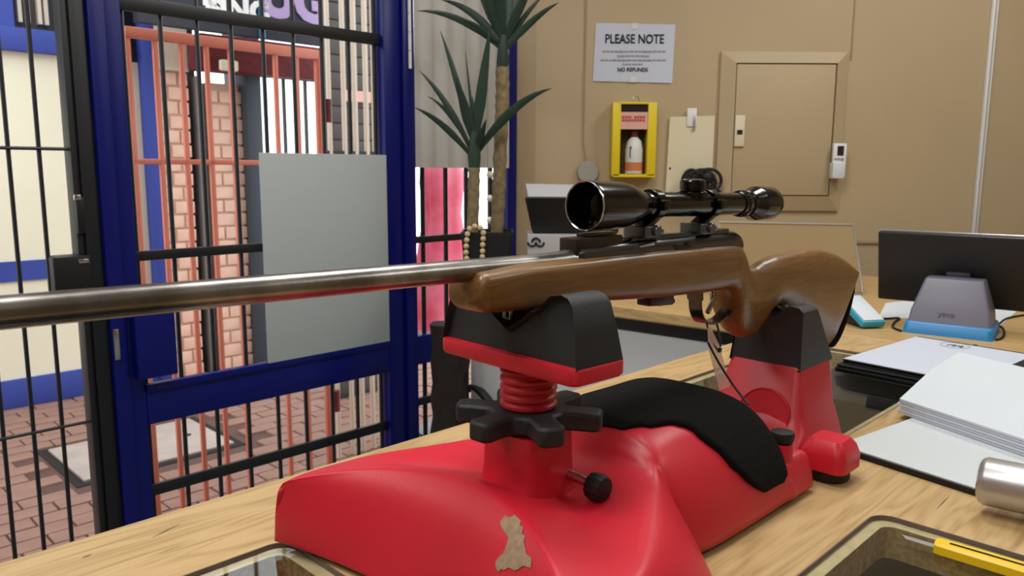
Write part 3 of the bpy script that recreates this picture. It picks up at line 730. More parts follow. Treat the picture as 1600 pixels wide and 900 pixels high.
for s_ in ss:
    zt, zb2, hw, ex = interp(TOPT, s_), interp(BOTT, s_), interp(WID, s_), interp(EXP, s_)
    if zt - zb2 < .004: zb2 = zt - .004
    cz_, hh = (zt + zb2) / 2, (zt - zb2) / 2; ring = []
    for j in range(NR):
        a = 2 * pi * (j + .5) / NR; ca, sa = cos(a), sin(a)
        y = hw * math.copysign(abs(ca) ** (2 / ex), ca); zz = hh * math.copysign(abs(sa) ** (2 / ex), sa)
        # thin the belly a little towards the toe, bulge mid height
        ring.append((s_, y, cz_ + zz))
    rings.append(ring)
stock = mb.loft(rings).build('stock', 'walnut', rifle, ang=55)
smm = stock.modifiers.new('smooth', 'SMOOTH'); smm.factor = .5; smm.iterations = 4
# butt plate following the butt edge
be = [(.7365, .214), (.7350, .204), (.726, .181), (.710, .151), (.692, .124), (.676, .1065), (.668, .1035)]
be = catmull(be, 6); rings = []
for i, (s_, z) in enumerate(be):
    u = i / (len(be) - 1); h = .0205 * (sin(pi * min(max(u, .03), .97))) ** .35
    rings.append([(s_ - .0015, -h, z), (s_ + .0012, -h * .93, z - .0010), (s_ + .0020, 0, z - .0014), (s_ + .0012, h * .93, z - .0010), (s_ - .0015, h, z)])
MB().loft(rings).build('butt_plate', 'rubber_foot', stock, ang=60)
MB().lathe([(0, .004), (.002, .004)], (-.004, 0, .2445), (0, 0, -1), 12).build('sling_stud_base', 'chrome', stock)
MB().tube([(-.006, -.004, .244), (-.006, -.004, .236), (-.006, .004, .236), (-.006, .004, .244)], .0016, 8).build('sling_stud', 'chrome', stock)
# receiver
mb = MB(); mb.lathe([(.078, .0118), (.082, .0150), (.15, .0158), (.34, .0175), (.372, .0175), (.382, .0150), (.387, .007)], (0, 0, zb_(0) + .0025), (1, 0, -.0205), 32); rec = mb.build('receiver', 'blued', rifle)
MB().lohi((.165, -.0075, zb_(.25) + .012), (.36, .0075, zb_(.25) + .0212), .0015).build('dovetail_rail', 'blued', rec)
mb = MB().box((.248, -.0145, zb_(.25) + .007), (.038, .004, .008), bev=.0015).box((.258, -.017, zb_(.25) + .011), (.014, .004, .005), bev=.0012); mb.build('bolt_release', 'bronze', rec)
mb = MB().tube([(.345, .012, zb_(.34)), (.348, .03, zb_(.34) - .006), (.352, .046, zb_(.34) - .022)], [.0045, .004, .0042], 12).sphere((.353, .05, zb_(.34) - .027), .0085, 16, 10); mb.build('bolt_handle', 'blued', rec)
# rear sight block
mb = MB().lohi((.074, -.0105, zb_(.1) + .006), (.146, .0105, zb_(.1) + .0225), .0012); rs = mb.build('rear_sight_base', 'bronze', rifle)
MB().box((.118, 0, zb_(.1) + .0245), (.05, .012, .003), bev=.001).build('sight_leaf', 'blued', rs)
MB().tube([(.146, -.008, zb_(.15) + .007), (.170, -.012, zb_(.15) + .009), (.196, -.012, zb_(.19) + .0125)], .0022, 8).build('spring_clip', 'chrome', rs)
# magazine and trigger
MB().box((.222, 0, .2275), (.046, .018, .014), bev=.002, M4=Matrix.Translation((.222, 0, .2275)) @ Matrix.Rotation(.08, 4, 'Y')).box((.236, 0, .222), (.03, .012, .005), bev=.001).build('magazine', 'bronze', rifle)
path = catmull([(.300, .231), (.302, .218), (.305, .203), (.316, .190), (.335, .1855), (.355, .187), (.372, .194), (.381, .207), (.384, .222)], 6)
rings = []
for i, (s_, z) in enumerate(path):
    a_ = path[max(i - 1, 0)]; b2 = path[min(i + 1, len(path) - 1)]; d = Vector((b2[0] - a_[0], 0, b2[1] - a_[1])).normalized(); nn = Vector((-d.z, 0, d.x)) * .0013; p = Vector((s_, 0, z)); h = .0085 if 6 < i < len(path) - 7 else .0105
    rings.append([p - nn + Vector((0, -h, 0)), p + nn + Vector((0, -h, 0)), p + nn + Vector((0, h, 0)), p - nn + Vector((0, h, 0))])
MB().loft(rings).build('trigger_guard', 'blued', rifle, bevel=.0006)
MB().tube(catmull([(.338, 0, .228), (.341, 0, .217), (.337, 0, .206), (.330, 0, .198)], 4), [.0036] * 5 + [.003] * 8, 10).build('trigger', 'chrome', rifle)
# telescopic sight
def zs_(s): return .3333 - .0205 * s
ax = Vector((1, 0, -.0205))
def sl_(prof, name, m, parent, seg=44, ang=30): return MB().lathe(prof, (0, 0, zs_(0)), ax, seg).build(name, m, parent, ang=ang)
scope = sl_([(.186, .0132), (.19, .0135), (.39, .0135), (.394, .0132)], 'scope_tube', 'scope_black', rifle)
# objective bell is hollow at the front
prof = [(.104, .0212), (.0985, .0222), (.0975, .0232), (.0985, .0242), (.101, .0245), (.104, .0242), (.150, .0236), (.168, .0205), (.182, .0162), (.190, .0140), (.195, .0133)]
rb = MB(); rb.lathe(prof, (0, 0, zs_(0)), ax, 48, cap=False)
rb.build('objective_bell', 'scope_black', scope, ang=30)
MB().lathe([(.104, .0212), (.118, .0205), (.1181, .018)], (0, 0, zs_(0)), ax, 40, cap=False).build('bell_inner', 'scope_black', scope)
lens = [(.1125 + .0045 * (k / 8) ** 2 * 1.0, max(.0208 * k / 8, .0002)) for k in range(9)]
MB().lathe(lens, (0, 0, zs_(0)), ax, 40, cap=False).build('objective_lens', 'lens_glass', scope, ang=80)
MB().lathe([(.0975, .0228), (.0970, .0233), (.0975, .0240), (.0985, .0242)], (0, 0, zs_(0)), ax, 48, cap=False).build('rim', 'chrome', scope)
sl_([(.388, .0136), (.389, .0152), (.404, .0152), (.405, .0136), (.409, .0136), (.410, .0160), (.417, .0165), (.429, .0210), (.432, .0214), (.450, .0217), (.468, .0213), (.4740, .0190), (.4745, .0165)], 'eyepiece', 'scope_black', scope)
pk = MB(); rings = []
for a_, r in ((.3945, .0153), (.3950, .0162), (.4020, .0162), (.4025, .0153)):
    rings.append([Vector((0, 0, zs_(0))) + ax * a_ + Vector((0, cos(2 * pi * j / 72), sin(2 * pi * j / 72))) * (r * (1.02 if j % 2 else .985)) for j in range(72)])
pk.loft(rings, cap=False).build('zoom_ring', 'scope_black', scope, ang=20)
tz = zs_(.287)
tu = MB().lathe([(.006, .0165), (.0135, .0165), (.0155, .0130), (.0165, .0130), (.017, .0142), (.0255, .0142), (.027, .0130), (.0275, .002)], (.287, 0, tz), (0, 0, 1), 36).build('turret', 'scope_black', scope, ang=25)
MB().lathe([(.0270, .0110), (.0280, .0110), (.0281, .002)], (.287, 0, tz), (0, 0, 1), 28).build('turret_cap', 'chrome', tu)
MB().lathe([(.006, .0135), (.014, .0135), (.017, .0115), (.024, .0115), (.0255, .010), (.0256, .002)], (.287, 0, tz), (0, 1, 0), 30).build('side_turret', 'scope_black', scope, ang=25)
for sm_, sb_ in ((.209, .193), (.322, .300)):
    zz = zs_(sm_); zr = zb_(sm_) + .0255
    ring = MB(); rr = []
    for q_, ro in ((-.0062, .0158), (-.0056, .0166), (.0056, .0166), (.0062, .0158)): rr.append([(sm_ + q_, cos(2 * pi * j / 40) * ro, zz - .0 + sin(2 * pi * j / 40) * ro) for j in range(40)])
    ring.loft(rr); mt = ring.build('scope_mount', 'scope_black', rifle, ang=30)
    for sg_ in (-1, 1): MB().box((sm_, sg_ * .0175, zz), (.0125, .006, .011), bev=.0012).build('clamp_lug', 'scope_black', mt); 
    MB().loft([[((sb_ if z < zz - .014 else sm_) + x * k, y * k2, z) for x, y in rrect(-.007, .007, -.011, .011, .002, 3)] for z, k, k2 in ((zr, 1.0, .9), (zr + .004, .95, .8), (zz - .0125, 1.0, .95))]).build('pillar', 'scope_black', mt)
    mb = MB(); mb.loft([[(sb_ + x, y, z) for x, y in rrect(-.0135, .0135, -.0155, .0155, .003, 3)] for z in (zr - .006, zr - .004, zr + .004, zr + .006)]); mb.build('clamp_block', 'ring_metal', mt, bevel=.001)
    mb = MB().lathe([(0, .0058), (.003, .0058), (.0045, .0045)], (sb_ + .002, -.0155, zr + .001), (0, -1, 0), 16).lathe([(0, .0045), (.006, .0045)], (sb_ + .013, -.010, zr - .001), (1, 0, 0), 14); mb.build('clamp_bolt', 'ring_metal', mt)
# cable tie looped through the guard, with its tail, and the tag
ctie = MB(); c0 = Vector((.335, 0, .186))
loop = [(.322, -.004, .190), (.318, -.010, .178), (.324, -.014, .162), (.334, -.015, .155), (.346, -.010, .160), (.352, -.004, .172), (.352, .002, .188)]
ctie.tube(catmull(loop, 5), .0013, 8)
ctie.box((.334, -.0155, .1545), (.006, .005, .005), bev=.0008)
tp = [onT(1106, 535, -.016), onT(1125, 570, -.03), onT(1150, 608, -.05), onT(1170, 632, -.07)]
ctie.tube(catmull([tuple(p) for p in tp], 5), .0013, 8)
o = ctie.build('cable_tie', 'black_plastic', loc=W(0, 0, 0), rot=(0, 0, RZ)); tag(o, 'thin black cable tie hanging from the trigger guard of the rifle', 'cable tie')
a0, a1 = onT(1108, 512, -.012), onT(1132, 606, -.02)
mb = MB(); wv = Vector((.014, 0, 0)); rings = []
for k in range(7):
    u = k / 6; p = a0 + (a1 - a0) * u; wv = .003 + .009 * min(1, u * 3); rings.append([(p.x - wv, p.y - .0006, p.z), (p.x + wv, p.y - .0006, p.z), (p.x + wv, p.y + .0006, p.z), (p.x - wv, p.y + .0006, p.z)])
o = mb.loft(rings).build('swing_tag', 'clear_tag', loc=W(0, 0, 0), rot=(0, 0, RZ)); tag(o, 'small translucent pinkish tag dangling under the trigger guard', 'tag')
# ================================================================== THINGS ON THE TAN WALL
def wp(x, y, d=0): return onY(x, y, WY - d)
def wroot(name, x, y, label, cat, d=0): p = wp(x, y, d); return empty(name, (p.x, WY, p.z), 0, label, cat), p
def wbox(p, x0, y0, x1, y1, d0, d1, bev=0, mb=None):
    a, b = wp(x0, y0, (d0 + d1) / 2), wp(x1, y1, (d0 + d1) / 2); mb = mb or MB()
    return mb.lohi((a.x - p.x, -d1, b.z - p.z), (b.x - p.x, -d0, a.z - p.z), bev)
# notice: slightly waved sheet with print
e, p = wroot('wall_notice', 990, 83, 'white paper notice headed PLEASE NOTE taped on the tan wall', 'notice')
q = [wp(931, 36), wp(1055, 38.5), wp(1050, 130), wp(926, 127)]
n = 12; rings = []
for k in (0, 1):
    a, b = (q[3], q[2]) if k == 0 else (q[0], q[1])
    rr = [((a + (b - a) * (j / n)).x - p.x, -.003 - .0025 * abs(sin(j * .8)), (a + (b - a) * (j / n)).z - p.z) for j in range(n + 1)]
    rings.append(rr + [(x, y + .0008, z) for x, y, z in rr[::-1]])
MB().loft(rings).build('sheet', 'paper_cool', e, ang=60)
RX = (pi / 2, 0, 0)
tl = radians(.6)
text_mesh('heading', 'PLEASE NOTE', .046, 'ink', e, (wp(991, 62).x - p.x, -.0065, wp(991, 62).z - p.z), (pi / 2, -.0, 0), .0003, sx=.78, bold=.0009)
text_mesh('bold_line', 'NO REFUNDS', .0195, 'ink', e, (wp(988, 109.5).x - p.x, -.0065, wp(988, 109.5).z - p.z), RX, .0003, sx=.95, bold=.0005)
rw = random.Random(3)
for y, xa, xb in ((81, 941, 1039), (88, 964, 1014), (94.5, 938, 1040), (101, 972, 1004)):
    mb = MB(); x = xa
    while x < xb:
        w_ = rw.uniform(3, 8); x2 = min(x + w_, xb); a, b = wp(x, y - 1.3), wp(x2, y + 1.1); mb.lohi((a.x - p.x, -.0068, b.z - p.z), (b.x - p.x, -.0062, a.z - p.z)); x = x2 + 1.3
    mb.build('small_print', 'ink_soft', e)
MB().lohi((-.012, -.0075, -.106), (.012, -.007, -.085)).build('tape', 'bottle_white', e)
MB().lohi((-.012, -.0075, .085), (.012, -.007, .106)).build('tape', 'bottle_white', e)
# yellow box with bottle
e, p = wroot('wall_cabinet', 987, 275, 'small yellow framed open box fixed to the tan wall', 'wall box')
wbox(p, 957, 162, 1020, 274, 0, .006).build('back_panel', 'dark_back', e)
wbox(p, 956, 161, 966, 275, 0, .07, .002).build('side_panel', 'yellow', e)
wbox(p, 1011, 161, 1021, 275, 0, .07, .002).build('side_panel', 'yellow', e)
wbox(p, 966, 160.5, 1011, 164, 0, .07, .001).build('top_panel', 'yellow', e)
wbox(p, 956, 272, 1021, 277, 0, .07, .001).build('shelf', 'yellow', e)
wbox(p, 966, 164, 1012, 176, .055, .062, .001).build('header', 'dark_slot', e)
MB().tube([(-.012, -.05, wp(985, 160).z - p.z), (-.008, -.05, wp(985, 153).z - p.z), (.008, -.05, wp(985, 153).z - p.z), (.012, -.05, wp(985, 160).z - p.z)], .0025, 8).build('hanger', 'chrome', e)
lb = wbox(p, 967, 175, 1012, 202, .062, .066).build('label_card', 'pink_label', e)
mb = MB()
for y, xa, xb in ((183, 972, 987), (183, 991, 1008), (188, 972, 1008)):
    x = xa
    while x < xb: a, b = wp(x, y - 1.8, .067), wp(min(x + 3.4, xb), y + 1.8, .067); mb.lohi((a.x - p.x, -.0672, b.z - p.z), (b.x - p.x, -.066, a.z - p.z)); x += 4.6
mb.build('label_print', 'red_ink', lb)
pb = wp(990, 273, .04); k = (wp(1004, 250, .04).x - wp(977, 250, .04).x) / 2; hb = wp(990, 205, .04).z - pb.z
bt = empty('spray_bottle', (pb.x, WY - .036, pb.z + .004), 0, 'white bottle with an orange base band inside the yellow wall box', 'bottle')
MB().lathe([(0, k * .96), (.004, k), (hb * .55, k), (hb * .75, k * .8), (hb * .84, k * .36)], (0, 0, 0), (0, 0, 1), 28).build('body', 'bottle_white', bt)
MB().lathe([(.010, k * 1.01), (hb * .26, k * 1.01)], (0, 0, 0), (0, 0, 1), 28, cap=False).build('colour_band', 'orange_label', bt)
MB().lathe([(hb * .84, k * .42), (hb * .98, k * .42), (hb, k * .2)], (0, 0, 0), (0, 0, 1), 20).build('cap', 'awning', bt)
MB().lohi((-k * .62, -k * .86, hb * .36), (-k * .42, -k * .78, hb * .62)).build('print_mark', 'ink', bt)
# hung ivory board with clip
e, p = wroot('clipboard', 1080, 230, 'ivory clip board hanging between the yellow box and the panel door', 'clipboard')
q = [wp(1046, 183), wp(1116, 181), wp(1110, 300), wp(1039, 300)]
mb = MB(); mb.loft([[(v.x - p.x, y, v.z - p.z) for v in q] for y in (-.012, -.007)]); mb.build('board', 'ivory', e)
wbox(p, 1074, 169, 1088, 198, .012, .018, .003).build('clip', 'hard_white', e)
wbox(p, 1083, 180, 1086, 204, .018, .021, .001).build('clip_lever', 'silver', e)
mb = MB(); r_ = wp(1046, 263); mb.lathe([(0, .004), (.002, .004)], (r_.x - p.x, -.012, r_.z - p.z), (0, -1, 0), 10); mb.build('pin_hole', 'ink', e)
# black cable bunch hanging at the board
e, p = wroot('cable_bunch', 1085, 285, 'bunched black cable hanging low on the ivory board', 'cable')
mb = MB(); rb_ = random.Random(5)
for j in range(9):
    cx, cz = rb_.uniform(-.03, .04), rb_.uniform(-.05, .01); ra, rbb = rb_.uniform(.03, .06), rb_.uniform(.03, .055)
    mb.tube([(cx + ra * cos(2 * pi * i / 22), -.05 - rb_.uniform(0, .008), cz + rbb * sin(2 * pi * i / 22)) for i in range(23)], .006, 7)
pk_ = wp(1103, 272, .03)
mb.sphere((pk_.x - p.x, -.05, pk_.z - p.z - .012), .026, 14, 10); mb.build('cable_loops', 'rubber_foot', e)
MB().lohi((-.01, -.05, -.005), (.01, -.0125, .005), .002).build('hook', 'black_plastic', e)
# distribution board door
e, p = wroot('panel_door', 1215, 205, 'tan painted electrical panel door with a raised frame on the wall', 'panel')
def wq4(pts, d): return [(wp(x, y, d).x - p.x, -d, wp(x, y, d).z - p.z) for x, y in pts]
O4 = [(1122, 80), (1326, 83), (1304, 331), (1110, 326)]; I4 = [(1144, 98), (1304, 103), (1290, 308), (1136, 304)]
# rectify to a true rectangle in the wall plane
ax0, ax1 = wp(1121, 200).x, wp(1316, 200).x; az0, az1 = wp(1215, 329).z, wp(1215, 81.5).z
ix0, ix1 = wp(1143, 200).x, wp(1298, 200).x; iz0, iz1 = wp(1215, 306).z, wp(1215, 100).z
fr_ = [(ax0, az0, ix0, iz0), (ax1, az0, ix1, iz0), (ax1, az1, ix1, iz1), (ax0, az1, ix0, iz1)]
for k in range(4):
    a, b = fr_[k], fr_[(k + 1) % 4]; v = [(a[0] - p.x, 0, a[1] - p.z), (b[0] - p.x, 0, b[1] - p.z), (b[0] - p.x, -.012, b[1] - p.z), (a[0] - p.x, -.012, a[1] - p.z),
        (a[2] - p.x, 0, a[3] - p.z), (b[2] - p.x, 0, b[3] - p.z), (b[2] - p.x, -.03, b[3] - p.z), (a[2] - p.x, -.03, a[3] - p.z)]
    MB().add(v, [(0, 1, 2, 3), (4, 7, 6, 5), (3, 2, 6, 7), (0, 4, 5, 1), (0, 3, 7, 4), (1, 5, 6, 2)]).build('frame_moulding', 'tan_wall', e)
MB().lohi((ix0 - p.x + .004, -.026, iz0 - p.z + .004), (ix1 - p.x - .004, -.004, iz1 - p.z - .004), .002).build('door_leaf', 'tan_wall', e)
lt = wbox(p, 1149, 180, 1162, 229, .026, .036, .002).build('latch_plate', 'ivory', e)
wbox(p, 1152, 203, 1160, 210, .036, .038).build('latch_slot', 'ink', lt)
# remote control in its holder
e, p = wroot('remote_control', 1308, 252, 'white air conditioner remote in a holder on the tan wall', 'remote')
wbox(p, 1302, 224, 1319, 276, .042, .060, .003).build('body', 'hard_white', e)
wbox(p, 1309, 228, 1318, 243, .060, .0615).build('screen', 'ink', e)
wbox(p, 1299, 254, 1316, 279, .031, .068, .003).build('holder', 'white_paper', e)
for j in range(3): wbox(p, 1304 + j * 4.5, 247, 1307 + j * 4.5, 250, .060, .062).build('button', 'silver', e)
wbox(p, 1314, 247, 1318, 251, .060, .0625).build('button', 'ink_soft', e)
# conduit
ct = wp(1535, 200); e = empty('wall_conduit', (ct.x, WY, wp(1535, 378).z), 0, 'white plastic cable conduit running up the tan wall', 'conduit')
MB().lohi((-.011, -.016, 0), (.011, 0, CEIL - e.location.z), .003).build('trunking', 'hard_white', e)
MB().lohi((-.0015, -.0175, 0), (.0015, -.016, CEIL - e.location.z)).build('cover_ridge', 'silver', e)
# round grey sensor on its wire
e, p = wroot('wall_sensor', 918, 269, 'round grey disc hanging from a thin wire on the tan wall', 'sensor')
rdi = (wp(935, 269).x - wp(901, 269).x) / 2
MB().lathe([(0, rdi * .9), (.004, rdi), (.014, rdi), (.018, rdi * .92), (.019, .002)], (0, -.002, 0), (0, -1, 0), 32).build('disc', 'grey_disc', e)
u0 = wp(917, 255); u1 = wp(912, 225); u2 = wp(914, 100)
MB().tube([(u0.x - p.x, -.008, u0.z - p.z), (u1.x - p.x, -.006, u1.z - p.z), (u2.x - p.x, -.006, u2.z - p.z)], .0028, 8).build('wire', 'wire_tan', e)

# ================================================================== THINGS ON THE SIDE COUNTER
def sc(name, x, y, label, cat, z=0, **kw): p = onZ(x, y, z); return p
# black monitor / till with pale top, facing the wall side
Ym = 2.35
def fy(x, y, Y=Ym): return onY(x, y, Y)
m0 = fy(900, 395); e = empty('till_display', (m0.x, Ym, CZ), 0, 'black till display with a pale grey top edge behind the scope', 'display')
def L_(x, y, d=0): v = fy(x, y, Ym + d); return (v.x - m0.x, d, v.z - CZ)
def quadslab(p4, dy, name, m, par, bev=.003):
    v = [L_(*q, d) for q, d in p4]; v2 = [(a, b + dy, c) for a, b, c in v]
    MB().add(v + v2, [(0, 1, 2, 3), (7, 6, 5, 4), (0, 4, 5, 1), (1, 5, 6, 2), (2, 6, 7, 3), (3, 7, 4, 0)]).build(name, m, par, bevel=bev)
quadslab((((820, 309), -.05), ((975, 309), -.05), ((966, 364), .0), ((832, 364), .0)), .05, 'screen_body', 'black_plastic', e)
quadslab((((821, 287), -.02), ((978, 290), -.02), ((974, 309), -.05), ((825, 308), -.05)), .03, 'top_cover', 'light_grey', e)
zt_ = L_(850, 364)[2]
MB().lohi((L_(824, 364)[0], -.03, 0), (L_(962, 364)[0], .12, zt_ - .002), .004).build('base_box', 'light_grey', e)
mb = MB(); cxm = L_(840, 377)
for a_ in range(3): mb.tube([(cxm[0] - .018 + .012 * a_ + .012 * cos(pi * i / 8), -.032, cxm[2] + .012 * sin(pi * i / 8 * (1 if a_ % 2 else -1))) for i in range(9)], .003, 6)
mb.build('emblem', 'black_plastic', e)
# laptop with champagne lid
Yl = 2.28
e = empty('laptop', (fy(1232, 460, Yl).x, Yl, CZ), 0, 'open laptop with a tan lid and bright silver edge beside the wall', 'laptop')
ex = e.location.x
tl_, tr_ = fy(1124, 347, Yl + .06), fy(1333, 351, Yl + .06); brr, bll = fy(1347, 470, Yl), fy(1122, 462, Yl)
zz0 = .012
v = [(bll.x - ex, 0, zz0), (brr.x - ex, 0, zz0), (tr_.x - ex, .06, tr_.z - CZ), (tl_.x - ex, .06, tl_.z - CZ)]
MB().add(v + [(a, b + .006, c) for a, b, c in v], [(0, 1, 2, 3), (7, 6, 5, 4), (0, 4, 5, 1), (1, 5, 6, 2), (2, 6, 7, 3), (3, 7, 4, 0)]).build('lid', 'champagne', e)
MB().tube([v[1], v[2], v[3], v[0]], .0035, 8).build('lid_edge', 'silver', e)
MB().lohi((v[0][0], .0, 0), (v[1][0], .23, .012), .003).build('keyboard_base', 'silver', e)
# tablet till on a stand
ts, tt = 1.475, .045
tb = cf('card_till', ts, tt, 0, label='black tablet till on a grey stand with a blue base', cat='till')
# stand axes: faces the far side; build in counter frame, turned a little
tb.rotation_euler = (0, 0, RZ + radians(-82))
# local x to the right in view, local y away from the viewer
MB().loft([[(x, y, z) for x, y in rrect(-.090 * k + dx, .090 * k + dx, -.06 + dy, .09, .010)] for z, k, dx, dy in ((0, 1.0, 0, 0), (.022, .97, 0, .004), (.026, .94, 0, .008))]).build('base', 'sky_blue', tb)
MB().loft([[(x, y, z) for x, y in rrect(-.082 * k, .082 * k, -.046 + dy, .07 * k2 + dy * .3, .006)] for z, k, k2, dy in ((.026, 1, 1, 0), (.05, .97, .95, .008), (.120, .72, .7, .032), (.123, .70, .6, .035))]).build('stand', 'stand_grey', tb)
text_mesh('stand_logo', 'yoco', .017, 'logo_faint', tb, (-.005, -.0405, .047), (radians(74), 0, 0), .0004)
tbM = Matrix.Translation((.022, .078, .135)) @ Matrix.Rotation(radians(17), 4, 'X')
MB().box((0, 0, 0), (.40, .014, .180), bev=.005, M4=tbM).build('tablet', 'tablet_black', tb)
MB().box((0, 0, 0), (.40, .006, .181), bev=.002, M4=Matrix.Translation((.022, .0875, .139)) @ Matrix.Rotation(radians(17), 4, 'X')).build('screen_rim', 'silver', tb)
MB().box((0, 0, 0), (.05, .03, .03), bev=.003, M4=Matrix.Translation((0, .064, .118))).build('bracket', 'stand_dark', tb)
# card reader
cr0 = onZ(1336, 510, 0)
cr = cf('card_reader', cr0.x + .03, cr0.y, 0, label='small card reader with bright blue edge peeking out behind the butt', cat='card reader'); cr.rotation_euler = (0, 0, RZ - radians(35))
tm = Matrix.Translation((0, 0, .033)) @ Matrix.Rotation(radians(24), 4, 'X')
MB().box((0, 0, 0), (.06, .115, .018), bev=.005, M4=tm).build('body', 'teal', cr)
MB().box((0, 0, 0), (.052, .105, .004), bev=.001, M4=tm @ Matrix.Translation((0, 0, .0095))).build('screen', 'white_paper', cr)
MB().box((0, 0, 0), (.054, .09, .022), bev=.006, M4=Matrix.Translation((0, .0, .0125))).build('dock', 'black_plastic', cr)
# loose sheets
def sheet(px4, z, label, m='white_paper'):
    q = [onZ(x, y, z) for x, y in px4]; c_ = sum(q, Vector()) / 4; mb = MB(); v = [(a.x - c_.x, a.y - c_.y, 0) for a in q]
    mb.add(v + [(a, b, .0012) for a, b, _ in v], [(3, 2, 1, 0), (4, 5, 6, 7)] + [(i, (i + 1) % 4, 4 + (i + 1) % 4, 4 + i) for i in range(4)])
    o = mb.build('paper_sheet', m, loc=W(c_.x, c_.y, z), rot=(0, 0, RZ)); return tag(o, label, 'paper', 'loose sheets by the till')
sheet(((1371, 500), (1430, 497), (1450, 466), (1384, 474)), .0005, 'white paper sheet lying left of the tablet till')
sheet(((1528, 482), (1592, 484), (1561, 511), (1535, 508)), .0005, 'white paper sheet lying right of the tablet till')
# cables round the till
def cable(pix, z, r, label, name='cable'):
    q = [onZ(x, y, z) for x, y in pix]; o0 = q[0]; mb = MB(); mb.tube(catmull([(a.x - o0.x, a.y - o0.y, 0) for a in q], 6), r, 8)
    o = mb.build(name, 'rubber_foot', loc=W(o0.x, o0.y, z), rot=(0, 0, RZ)); return tag(o, label, 'cable')
cable([(1352, 497), (1380, 498), (1405, 497), (1398, 503), (1395, 511), (1408, 517)], .0028, .0026, 'thin black cable from the card reader to the till base')
cable([(1556, 531), (1563, 529), (1568, 525), (1569, 518), (1565, 511), (1556, 508)], .0028, .0026, 'black cable loop lying right of the blue till base')
cable([(1548, 513), (1560, 507), (1575, 497), (1610, 491), (1660, 486)], .0028, .0026, 'black cable trailing off to the right of the till')
# bark-brown hide bundle by the end of the side counter, seen under the cradle
hb_ = onS(708, 620, 1.10)
e = cf('brown_bundle', 1.085, hb_.y, FZ, label='dark brown rough bundle standing at the end of the side counter', cat='bundle')
mb = MB(); rings = []; rb_ = random.Random(9)
for k in range(15):
    z = .84 * k / 14; rings.append([((.055 + .010 * sin(3.1 * k + j * .8) + rb_.uniform(-.006, .006)) * cos(2 * pi * j / 22), (.055 + .010 * sin(2.3 * k + j) + rb_.uniform(-.006, .006)) * sin(2 * pi * j / 22), z) for j in range(22)])
mb.loft(rings).build('roll', 'brown_hide', e, ang=60)
MB().lathe([(.3, .064), (.32, .067), (.34, .064)], (0, 0, 0), (0, 0, 1), 24, cap=False).build('strap', 'black_plastic', e)
q = [onS(x, y, 1.17) for x, y in ((724, 604), (738, 605), (752, 613), (764, 628), (773, 644), (780, 672))]; q += [Vector((q[-1].x, q[-1].y - .01, -.6)), Vector((q[-1].x, q[-1].y - .015, FZ + .016))]
mb = MB(); mb.tube(catmull([(1.17 - q[0].x, a.y - q[0].y, a.z - q[0].z) for a in q], 5), [.004 + .010 * min(1, i / 10) for i in range(36)], 10)
o = mb.build('black_hose', 'rubber_foot', loc=W(q[0].x, q[0].y, q[0].z), rot=(0, 0, RZ)); tag(o, 'thick black cord arching against the grey counter front', 'cord')

# ================================================================== PLANT
Yp = 2.50
pot = fy(762, 360, Yp); pl_ = empty('potted_yucca', (pot.x, Yp, CZ), 0, 'tall potted yucca with two ringed trunks on the side counter', 'plant')
hp = pot.z - CZ; pw = (fy(802, 360, Yp).x - fy(722, 360, Yp).x) / 2
MB().loft([[(x * k, y * k, z) for x, y in rrect(-pw, pw, -pw, pw, .012)] for z, k in ((0, .84), (hp - .012, .98), (hp - .012, 1.0), (hp, 1.0), (hp, .93), (hp - .02, .92))]).build('pot', 'pot', pl_)
MB().prism(rrect(-pw * .91, pw * .91, -pw * .91, pw * .91, .01), hp - .03, hp - .012).build('soil', 'soil', pl_)
def loc_(x, y, d=0): v = fy(x, y, Yp + d); return Vector((v.x - pot.x, d, v.z - CZ))
def trunk(pts, r, d):
    P = catmull([tuple(loc_(x, y, d)) for x, y in pts], 8); rr = [r * (1 + .09 * (1 if i % 3 == 0 else -.3) + random.uniform(-.03, .03)) for i in range(len(P))]
    return MB().tube(P, rr, 14).build('trunk', 'trunk', pl_, ang=50)
t1 = trunk([(776, 368), (779, 300), (783, 200), (785, 150), (785, 105)], .021, .03)
t2 = trunk([(738, 368), (740, 310), (741, 262)], .0185, -.02)
def leaf(base, tip, sag, wd, d0, d1, nm='leaf'):
    b, t_ = loc_(*base, d0), loc_(*tip, d1); mid = (b + t_) / 2 + Vector((0, 0, sag)); n = 9; rings = []
    vd = Vector((0, 1, .12))
    for i in range(n + 1):
        u = i / n; p = b * (1 - u) ** 2 + mid * 2 * u * (1 - u) + t_ * u * u; tg = ((mid - b) * (1 - u) + (t_ - mid) * u).normalized()
        sd = tg.cross(vd).normalized(); up_ = sd.cross(tg).normalized(); w_ = wd * (.55 + 1.4 * u) if u < .32 else wd * (1 - ((u - .32) / .68) ** 1.8) + .0006
        rings.append([p - sd * w_ + up_ * w_ * .28, p + up_ * -.0010, p + sd * w_ + up_ * w_ * .28, p + up_ * .0012])
    return MB().loft(rings).build(nm, 'green_leaf', pl_, ang=50)
ca = (786, 85); cb = (741, 245)
for base, tip, sag, wd, d1 in [((782, 75), (652, 17), .06, .011, -.05), ((783, 66), (690, 0), .05, .012, .05), ((782, 70), (713, 26), .02, .008, -.08), ((784, 60), (747, -30), .02, .015, -.04), ((786, 60), (775, -70), .0, .016, -.06), ((790, 62), (800, -60), .0, .016, .03), ((788, 66), (838, -35), .02, .014, -.06), ((790, 74), (852, -10), .03, .008, .02), ((790, 78), (873, 4), .03, .011, -.05), ((786, 60), (820, -50), .0, .014, .08), ((784, 66), (730, -60), .02, .015, .06), ((786, 70), (765, -50), .0, .017, .0)]:
    leaf(base, tip, sag, wd, .03, .03 + d1)
